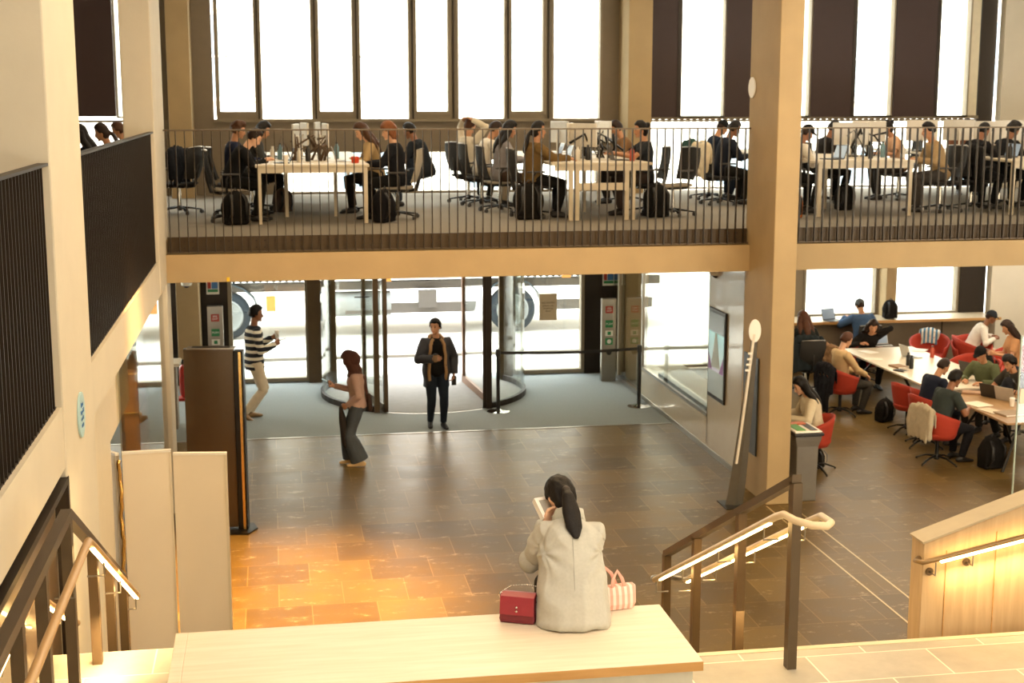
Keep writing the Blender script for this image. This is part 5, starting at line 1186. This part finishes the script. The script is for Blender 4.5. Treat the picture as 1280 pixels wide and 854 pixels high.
# table clutter
cl = [(lap_s, 430, 20.4, 90, 'silver laptop in front of the beige cardigan woman'), (lap_d, 352, 20.1, -90, 'dark laptop near the writing student in black'), (lap_d, 362, 21.0, -90, 'dark laptop in the middle left of the left gallery table'), (lap_s, 340, 21.6, -90, 'silver laptop of the curly haired person'), (lap_s, 700, 20.6, -88, 'silver laptop of the person in the mustard jacket'), (lap_d, 775, 20.2, 90, 'dark laptop of the person with the bun'), (lap_s, 690, 21.6, -90, 'silver laptop of the long haired woman in grey'), (lap_d, 1040, 19.95, -80, 'blue grey laptop at the near left of the right gallery table'), (lap_s, 1096, 21.0, 85, 'silver laptop of the sleeveless top person'), (lap_d, 1256, 20.2, -80, 'dark laptop on the far right gallery table')]
for pr_, px, y, rz, lab in cl: q = aty(px, 200, y); put(pr_, q.x, y, DZ+.001, rz, lab)
bo = [(bot_w, 341, 21.0, 'white bottle by the dark laptops on the left gallery table'), (bot_b, 350, 21.2, 'blue green bottle on the left gallery table'), (bot_b, 421, 21.4, 'pale bottle in front of the beige cardigan woman'), (bot_d, 385, 20.5, 'dark bottle in the centre of the left gallery table'), (bot_w, 374, 20.2, 'cream bottle in the centre of the left gallery table'), (bot_r, 790, 19.85, 'reddish bottle beside the bun haired person'), (bot_d, 735, 20.3, 'dark bottle in the centre of the middle gallery table'), (bot_w, 722, 20.1, 'white bottle in the centre of the middle gallery table'), (bot_b, 1103, 20.5, 'blue bottle on the right gallery table'), (bot_w, 1128, 20.2, 'white bottle near the tan jumper person'), (bot_d, 1088, 20.0, 'dark bottle by the silver monitor on the right gallery table'), (bot_d, 1262, 19.8, 'dark bottle on the far right gallery table')]
for pr_, px, y, lab in bo: q = aty(px, 200, y); put(pr_, q.x, y, DZ+.001, 0, lab)
q = aty(357, 200, 19.75); put(cup_w, q.x, 19.75, DZ+.001, 0, 'white cup near the front edge of the left gallery table')
for i, (px, y, rz, lab) in enumerate(((338, 19.75, 12, 'white paper sheet beside the writing student'), (375, 19.8, 60, 'white paper sheet at the near edge of the left gallery table'), (412, 20.0, 20, 'open paper pad on the left gallery table'), (395, 20.9, 40, 'loose white sheet in the middle of the left gallery table'), (748, 19.7, 15, 'sheet on the near end of the middle gallery table'), (705, 19.8, 75, 'sheet under the arm of the mustard jacket person'), (1060, 19.8, 10, 'sheet on the near end of the right gallery table'), (1100, 19.9, 80, 'sheet in the middle of the right gallery table'))):
    q = aty(px, 203, y); book('paper_sheet', lab, (q.x, y, DZ+.001), rz, (.21, .297, .004))
q = aty(444, 203, 19.95); r = M().lathe([(0, 0), (.05, 0), (.06, .07), (.055, .09), (0, .09)], (0, 0, 0), 9).build('snack_bag', mat('snack_red', 'c8401c', .4), None, loc=(q.x, 19.95, DZ)); tag(r, 'small red snack packet at the near right corner of the left gallery table', 'packet')
# tangle of monitor cables / arms in the middle
for j, (px, y, lab) in enumerate(((384, 20.8, 'bundle of brown monitor arms and cables on the left gallery table'), (744, 20.9, 'bundle of black monitor arms and cables on the middle gallery table'), (1075, 20.9, 'bundle of cables behind the silver monitor on the right gallery table'))):
    rnd = random.Random(j); q = aty(px, 190, y); m = M()
    for k in range(14):
        a = V((rnd.uniform(-.25, .25), rnd.uniform(-.3, .3), 0)); m.tube([a, a+V((rnd.uniform(-.1, .1), 0, .15)), a+V((rnd.uniform(-.15, .15), 0, rnd.uniform(.2, .42))), a+V((rnd.uniform(-.25, .25), 0, rnd.uniform(.1, .4)))], rnd.choice((.008, .014, .02)), 6)
    r = m.build('cable_bundle', mat('arm_brown', '5a4632', .5, .3) if j == 0 else blackmetal, None, smooth=True, loc=(q.x, y, DZ)); tag(r, lab, 'cables')
# ------------------------------------------------------------ cafe downstairs
tw_ = mat('cafe_table_white', 'd6cab4', .35, var=.03); twood = woodmat('cafe_table_wood', '9a7850', 'b08c62', .35, 1)
def cafe_table(label, x0, x1, y0, y1, mt, h=.74):
    r = empty('cafe_table', ((x0+x1)/2, (y0+y1)/2, 0)); tag(r, label, 'table'); w, l = (x1-x0)/2, (y1-y0)/2
    M().bb((-w, -l, h-.03), (w, l, h)).build('tabletop', mt, r, bevel=.005)
    M().bb((-.05, -l+.3, h-.09), (.05, l-.3, h-.03)).build('beam', blackmetal, r)
    for sy in (-1, 1):
        for sx in (-1, 1): M().tube([(sx*.12, sy*(l-.4), h-.05), (sx*(w-.08), sy*(l-.2), 0)], .022, 8).build('leg', blackmetal, r)
    return r
cafe_table('long pale cafe table further from the camera, with laptops and bottles', 9.78, 11.12, 19.75, 23.35, tw_)
cafe_table('wooden cafe table nearer the camera at the right picture edge', 9.74, 10.85, 17.45, 19.35, twood)
r = empty('window_counter', (11, 24.74, 0)); tag(r, 'long counter with timber edge under the cafe windows', 'counter')
M().bb((-2.7, .1, .93), (2.6, .82, .97)).build('worktop', mat('counter_top', 'b8a88c', .35), r); M().bb((-2.7, .07, .925), (2.6, .1, .975)).build('timber_edge', oak_end, r)
M().bb((-2.7, .3, 0), (2.6, .4, .93)).build('counter_front', greypanel, r)
for k in range(4): M().bb((-2.4+k*1.3, .28, .02), (-2.385+k*1.3, .305, .93)).build('panel_joint', bronze_dark, r)
CC = 'red tub chairs of the cafe'
def cafe(lab, px, py, y, rz, chlab=None, ch=None, dz=0, F=None, sc=1.0, **k):
    F = F or sit(**{q: k.pop(q) for q in list(k) if q in ('lean', 'lean2', 'head', 'hands', 'feet', 'side', 'twist', 'female', 'elbow', 'knee', 'seat', 'grip')})
    loc = place(F, px, py, y, 0, rz, sc); o = person(lab, F, loc, rz, scale=sc, **k)
    if chlab: spawn(ch or tubc, (loc.x, loc.y, 0), RD(rz), chlab, CC)
    return loc
L4 = cafe('auburn haired person in a beige jumper left of the pale cafe table', 1058, 430, 21.5, -80, 'red tub chair of the person in the beige jumper', top='c0a276', bottom='3a3630', hairstyle='short', haircol='auburn', skin='fair', lean=-6, lean2=4, head=(26, 0, 0), hands=((-.16, .34, .66), (.16, .36, .66)), seed=41)
cafe('long haired woman in black at the far end of the pale cafe table', 1091, 412, 23.3, 172, 'red tub chair of the woman at the far end of the pale cafe table', top='1a1614', bottom='1c1a18', hairstyle='long', haircol='dark', skin='tan', female=True, seed=42, lean=24, lean2=42, head=(30, 0, 0), hands=((-.10, .30, 1.0), (.2, .38, .82)))
cafe('person in a grey beanie and blue denim jacket facing the cafe window', 1075, 380, 24.75, 2, 'high seat of the person in the denim jacket', ch=och, top='465e7e', bottom='2c3644', hairstyle='beanie', hatcol='5a5e60', skin='tan', seed=43, inf=.03, lean=6, lean2=14, seat=.54, feet=((-.13, .3, .22), (.13, .3, .22)), hands=((-.17, .42, 1.02), (.17, .42, 1.02)))
cafe('long brown haired person in a dark coat at the window counter', 1004, 398, 23.4, 0, 'chair of the long brown haired person at the window counter', ch=och, top='1c201e', bottom='14120f', hairstyle='long', haircol='auburn', skin='tan', female=True, seed=44, inf=.03, seat=.55, lean=4)
drape('20272a', 'dark green coat over the chair of the long brown haired person at the window', (9.0, 23.3, 0), 0, w=.55, backl=.6, top=1.05, depth=-.3)
L2 = cafe('woman with long black hair and cream cardigan seated behind the recycling bin', 1001, 481, 18.2, 82, 'orange red tub chair behind the recycling bin', top='d2c3a6', bottom='2a2622', hairstyle='long', haircol='black', skin='fair', female=True, lean=8, lean2=20, head=(30, 0, 0), seed=45, inf=.026)
cafe('person in a navy hooded sweatshirt at the left side of the cafe tables', 1179, 463, 19.3, -80, 'red tub chair of the person in the navy hooded sweatshirt', top='181c2a', bottom='14161c', hairstyle='crop', haircol='dark', skin='tan', seed=46, lean=12, lean2=26, head=(30, 0, 0), inf=.028)
L11 = cafe('person in a dark grey t-shirt seated nearest the camera at the wooden cafe table', 1194, 474, 18.35, -78, 'red tub chair nearest the camera at the wooden cafe table', top='333a38', bottom='17161a', hairstyle='short', haircol='black', skin='brown', sleeves='short', seed=47, lean=12, lean2=26, head=(22, 0, 0), inf=.026)
cafe('person in a black cap and green pullover at the wooden cafe table', 1226, 441, 20.1, 118, 'red tub chair of the person in the black cap', top='565c40', bottom='2a2622', hairstyle='cap', hatcol='141210', skin='tan', seed=48, lean=8, lean2=22, head=(26, 0, 0), inf=.028)
cafe('black haired person in a dark olive t-shirt typing at the wooden cafe table', 1262, 448, 19.4, 108, 'red tub chair of the person in the olive t-shirt', top='2e2a22', bottom='1c1a18', hairstyle='curly', haircol='black', skin='tan', sleeves='short', seed=49, lean=12, lean2=28, head=(28, 0, 0), hands=((-.16, .44, .8), (.14, .46, .8)))
cafe('person in a white shirt and dark cap bending in a red lounge chair', 1239, 389, 23.8, -110, 'red lounge chair of the person in the white shirt', ch=lounge, top='e4ddd0', bottom='d0b8a0', hairstyle='cap', hatcol='2a2c30', skin='brown', seed=50, lean=16, lean2=38, head=(24, 0, 0))
F = Fig(pel=(0, 0, .92), lean=3, lean2=10, female=True, head=(30, 0, 0), hands=((-.10, .36, 1.12), (.10, .36, 1.10)), grip=(.8, .8)); q = aty(1260, 398, 21.6)
loc = place(F, 1260, 402, 20.9, 0, 80, .93)
person('standing woman with long dark hair and a tan top at the right edge', F, loc, 80, top='b08058', bottom='2c3644', hairstyle='long', haircol='dark', skin='tan', sleeves='short', scale=.93, seed=51)
# empty red chairs
for px, py, rz, lab, pr_ in ((1133, 540, -75, 'empty red tub chair left of the pale cafe table nearest its dark bag', tubc), (1157, 549, -75, 'empty red tub chair between the dark bag chair and the navy hooded person', tubc), (1045, 492, -60, 'red tub chair with the leopard patterned coat', tubc),
        (1205, 500, 100, 'small red chair on the far side between the two cafe tables', tubc), (1160, 471, 150, 'red lounge chair with the blue striped towel by the window counter', lounge), (1212, 475, 160, 'red lounge chair right of the striped towel', lounge), (1262, 490, 120, 'red lounge chair at the right picture edge', lounge), (1176, 505, 95, 'red tub chair holding the large black bag beyond the pale cafe table', tubc)):
    q = atz(px, py, 0)
    if px == 1176: q = V((11.6, 21.6, 0))
    spawn(pr_, (q.x, q.y, 0), RD(rz), lab, CC)
leo = mat('leopard_cloth', '8a6a4a', .95, var=.6, scale=34)
q = atz(1045, 492, 0); drape('8a6a4a', 'leopard patterned fleece over the red chair left of the beige jumper person', (q.x, q.y, 0), -60, w=.44, top=.9, mt=leo, depth=-.26, puff=.02)
drape('b5a890', 'light grey jacket hanging over the red chair nearest the camera', (L11.x, L11.y, 0), -78, w=.42, backl=.45, top=.86, depth=-.27)
drape('17151a', 'long black coat hanging from the chair of the beige jumper person', (L4.x, L4.y, 0), -80, w=.42, backl=.75, top=.86, depth=-.27)
q = atz(1158, 471, 0); drape('5a86a8', 'blue and white striped towel over the red lounge chair', (q.x, q.y, 0), 150, w=.3, top=.86, name='towel', cat='towel', mt=stripemat('towel_stripe', '4a7ea0', 'dcd8cc', 14, .5, 0), depth=-.28)
for a in (('171310', 'dark bag on the floor under the pale cafe table', atz(1105, 527, 0), 20, .95), ('14110f', 'black backpack on the floor by the wooden cafe table leg', atz(1238, 585, 0), 10, 1.15), ('1a1613', 'black bag on the floor right of the recycling bin', atz(1022, 585, 0), 40, .7), ('141210', 'large black bag lying at the far side of the pale cafe table', V((11.62, 21.6, .475)), 70, 1.1), ('1c1a18', 'dark backpack on the window counter between the two windows', V((11.45, 25.05, .975)), 0, .9), ('15151a', 'black bag lying on the near wooden cafe table', V((10.55, 18.95, .742)), 60, .8)):
    backpack(*a)
T = .742
for pr_, px, py, rz, lab in ((lap_s, 1103, 432, 0, 'silver laptop of the woman at the far end of the pale cafe table'), (lap_s, 1140, 446, 95, 'white laptop seen edge-on on the pale cafe table'), (lap_d, 1216, 467, 110, 'dark laptop of the person in the green pullover'), (lap_d, 1243, 496, 118, 'dark laptop open on the wooden cafe table'), (lap_s, 1262, 500, 118, 'silver laptop at the right edge of the wooden cafe table')):
    q = atz(px, py, T); put(pr_, q.x, q.y, T, rz, lab)
for pr_, px, py, lab in ((bot_d, 1135, 457, 'left black bottle on the pale cafe table'), (bot_d, 1139, 461, 'right black bottle on the pale cafe table'), (bot_r, 1165, 447, 'orange red tub of food on the pale cafe table'), (cup_w, 1265, 508, 'white cup with dark lid on the wooden cafe table')):
    q = atz(px, py, T); put(pr_, q.x, q.y, T, 0, lab)
for px, py, rz, d, c, lab in ((1123, 459, 10, (.2, .28, .025), '8a6a4a', 'brown book on the pale cafe table'), (1126, 464, 30, (.14, .2, .02), '3a3a3a', 'black notebook on the pale cafe table'), (1085, 440, 20, (.21, .3, .005), 'f0ece4', 'white papers at the far left corner of the pale cafe table'), (1092, 449, 70, (.21, .3, .005), 'e8e0d0', 'loose sheet in the middle of the pale cafe table'), (1150, 438, 50, (.3, .21, .005), 'f0ece4', 'white sheet at the far right corner of the pale cafe table'), (1222, 506, 15, (.28, .32, .012), 'e8dcc6', 'open cream notebook nearest the dark grey t-shirt person'), (1238, 514, 15, (.22, .3, .012), 'dccdb4', 'cream pad at the front edge of the wooden cafe table'), (1262, 518, 10, (.34, .28, .025), 'a08c74', 'closed grey brown laptop sleeve at the front edge of the wooden cafe table'), (1215, 492, 60, (.2, .28, .03), 'a07c5c', 'tan book stack beside the open cream notebook')):
    q = atz(px, py, T); book('notebook', lab, (q.x, q.y, T), rz, d, c, 'book')
q = aty(1040, 405, 25.0); r = put(lap_d, q.x, 24.95, .975, 20, 'small tablet propped on the window counter left of the denim jacket person')

# ------------------------------------------------------------ light
w = bpy.data.worlds.new('daylight'); SC.world = w; w.use_nodes = True; nt = w.node_tree; bg = nt.nodes['Background']
tc = nt.nodes.new('ShaderNodeTexCoord'); sp = nt.nodes.new('ShaderNodeSeparateXYZ'); cr = nt.nodes.new('ShaderNodeValToRGB')
nt.links.new(tc.outputs['Generated'], sp.inputs[0]); nt.links.new(sp.outputs[2], cr.inputs[0]); nt.links.new(cr.outputs[0], bg.inputs[0])
cr.color_ramp.elements[0].color = (.95, .92, .86, 1); cr.color_ramp.elements[1].color = (.80, .90, 1, 1); bg.inputs[1].default_value = 11
def area(name, loc, size, power, col=(1, .86, .66), rot=(0, 0, 0), spread=180):
    l = bpy.data.lights.new(name, 'AREA'); l.shape = 'RECTANGLE'; l.size, l.size_y = size; l.energy = power; l.color = col; l.spread = RD(spread)
    o = bpy.data.objects.new(name, l); COL.objects.link(o); o.location = loc; o.rotation_euler = rot; return o
def spot(name, loc, aim, power, col, ang=60, blend=.6, rad=.1):
    l = bpy.data.lights.new(name, 'SPOT'); l.energy = power; l.color = col; l.spot_size = RD(ang); l.spot_blend = blend; l.shadow_soft_size = rad
    o = bpy.data.objects.new(name, l); COL.objects.link(o); o.location = loc; o.rotation_euler = (V(aim)-V(loc)).to_track_quat('-Z', 'Y').to_euler(); return o
WARM = (1, .72, .40)
area('ceiling_light', (1.5, 3.5, CH-.1), (5, 5), 165, (1, .88, .74))
area('ceiling_light', (2.5, 12, CH-.1), (6, 6), 360, WARM)
area('ceiling_light', (9, 12, CH-.1), (6, 6), 160, WARM)
area('ceiling_light', (3, 21, CH-.1), (10, 4), 150, (1, .80, .54))
area('soffit_area_light', (14.2, 23.6, 2.95), (1.5, 1.5), 60, (1, .9, .75))  # fill added to brighten the cafe end wall
area('ceiling_light', (11, 21, CH-.1), (6, 4), 110, (1, .82, .6))
area('soffit_area_light', (10.5, 20.5, 3.0), (5, 4), 130, (1, .80, .55))
area('soffit_area_light', (2.5, 21.5, 3.0), (6, 3), 50, (1, .85, .65))
# daylight through the street windows
for nm, loc, sz in (('a', (2.4, BY+.2, 6.0), (6.8, 2.6)), ('b', (10, BY+.2, 6.0), (6.4, 2.6)), ('c', (2.4, BY+.2, 1.5), (6.6, 2.8)), ('d', (11.5, BY+.2, 2.0), (3.4, 1.9)), ('e', (4.6, BY+.2, 3.8), (17.4, .8)), ('f', (8.3, BY+.2, 1.5), (3.2, 2.8))):
    o = area('window_portal', loc, sz, 1, (1, 1, 1), (RD(-90), 0, 0)); o.data.cycles.is_portal = True
spot('floor_glow_fill', (.0, 12.6, 6.9), (-.1, 14.1, 0), 12000, (1, .54, .16), 42, .9, .3)  # overhead spot added to imitate the handrail LEDs' orange wash on the floor
area('soffit_area_light', (-1.62, 13.5, 2.84), (.2, .5), 25, (1, .7, .4), (RD(40), 0, 0))  # fill added behind the beam to brighten the orange block
spot('bench_light', (1.2, 4.5, 7.2), (1.0, 6.8, 2.4), 90, (1, .86, .68), 60, .8, .2)
spot('beam_light', (2.3, 13.5, 7.2), (2.3, 17.6, 3.0), 260, (1, .68, .36), 80, .9, .3)
area('handrail_glow', (-.9, 8.0, 2.40), (.04, 1.8), 14, (1, .68, .32), (RD(26), RD(12), 0))
area('handrail_glow', (xw+1.2, 7.42, 2.50), (2.2, .04), 7, (1, .68, .32), (RD(20), RD(-9), 0))
area('handrail_glow', (2.75, 8.3, 2.2), (.2, 2.2), 7, (1, .68, .32), (RD(26), 0, 0))
# ------------------------------------------------------------ camera
cd = bpy.data.cameras.new('camera'); cd.lens = 50; cd.sensor_width = 36; cd.clip_end = 300
co = bpy.data.objects.new('camera', cd); COL.objects.link(co); co.location = CAM
co.matrix_world = Matrix((( RT.x, UPV.x, -FW.x, CAM.x), (RT.y, UPV.y, -FW.y, CAM.y), (RT.z, UPV.z, -FW.z, CAM.z), (0, 0, 0, 1)))
cd.dof.use_dof = True; cd.dof.focus_distance = 7.6; cd.dof.aperture_fstop = 5.6
SC.camera = co
vs = SC.view_settings; vs.view_transform = 'Standard'; vs.look = 'None'; vs.exposure = 0.45; vs.gamma = 1; vs.use_curve_mapping = False

for s_ in (TMP, TX): bpy.data.scenes.remove(s_)
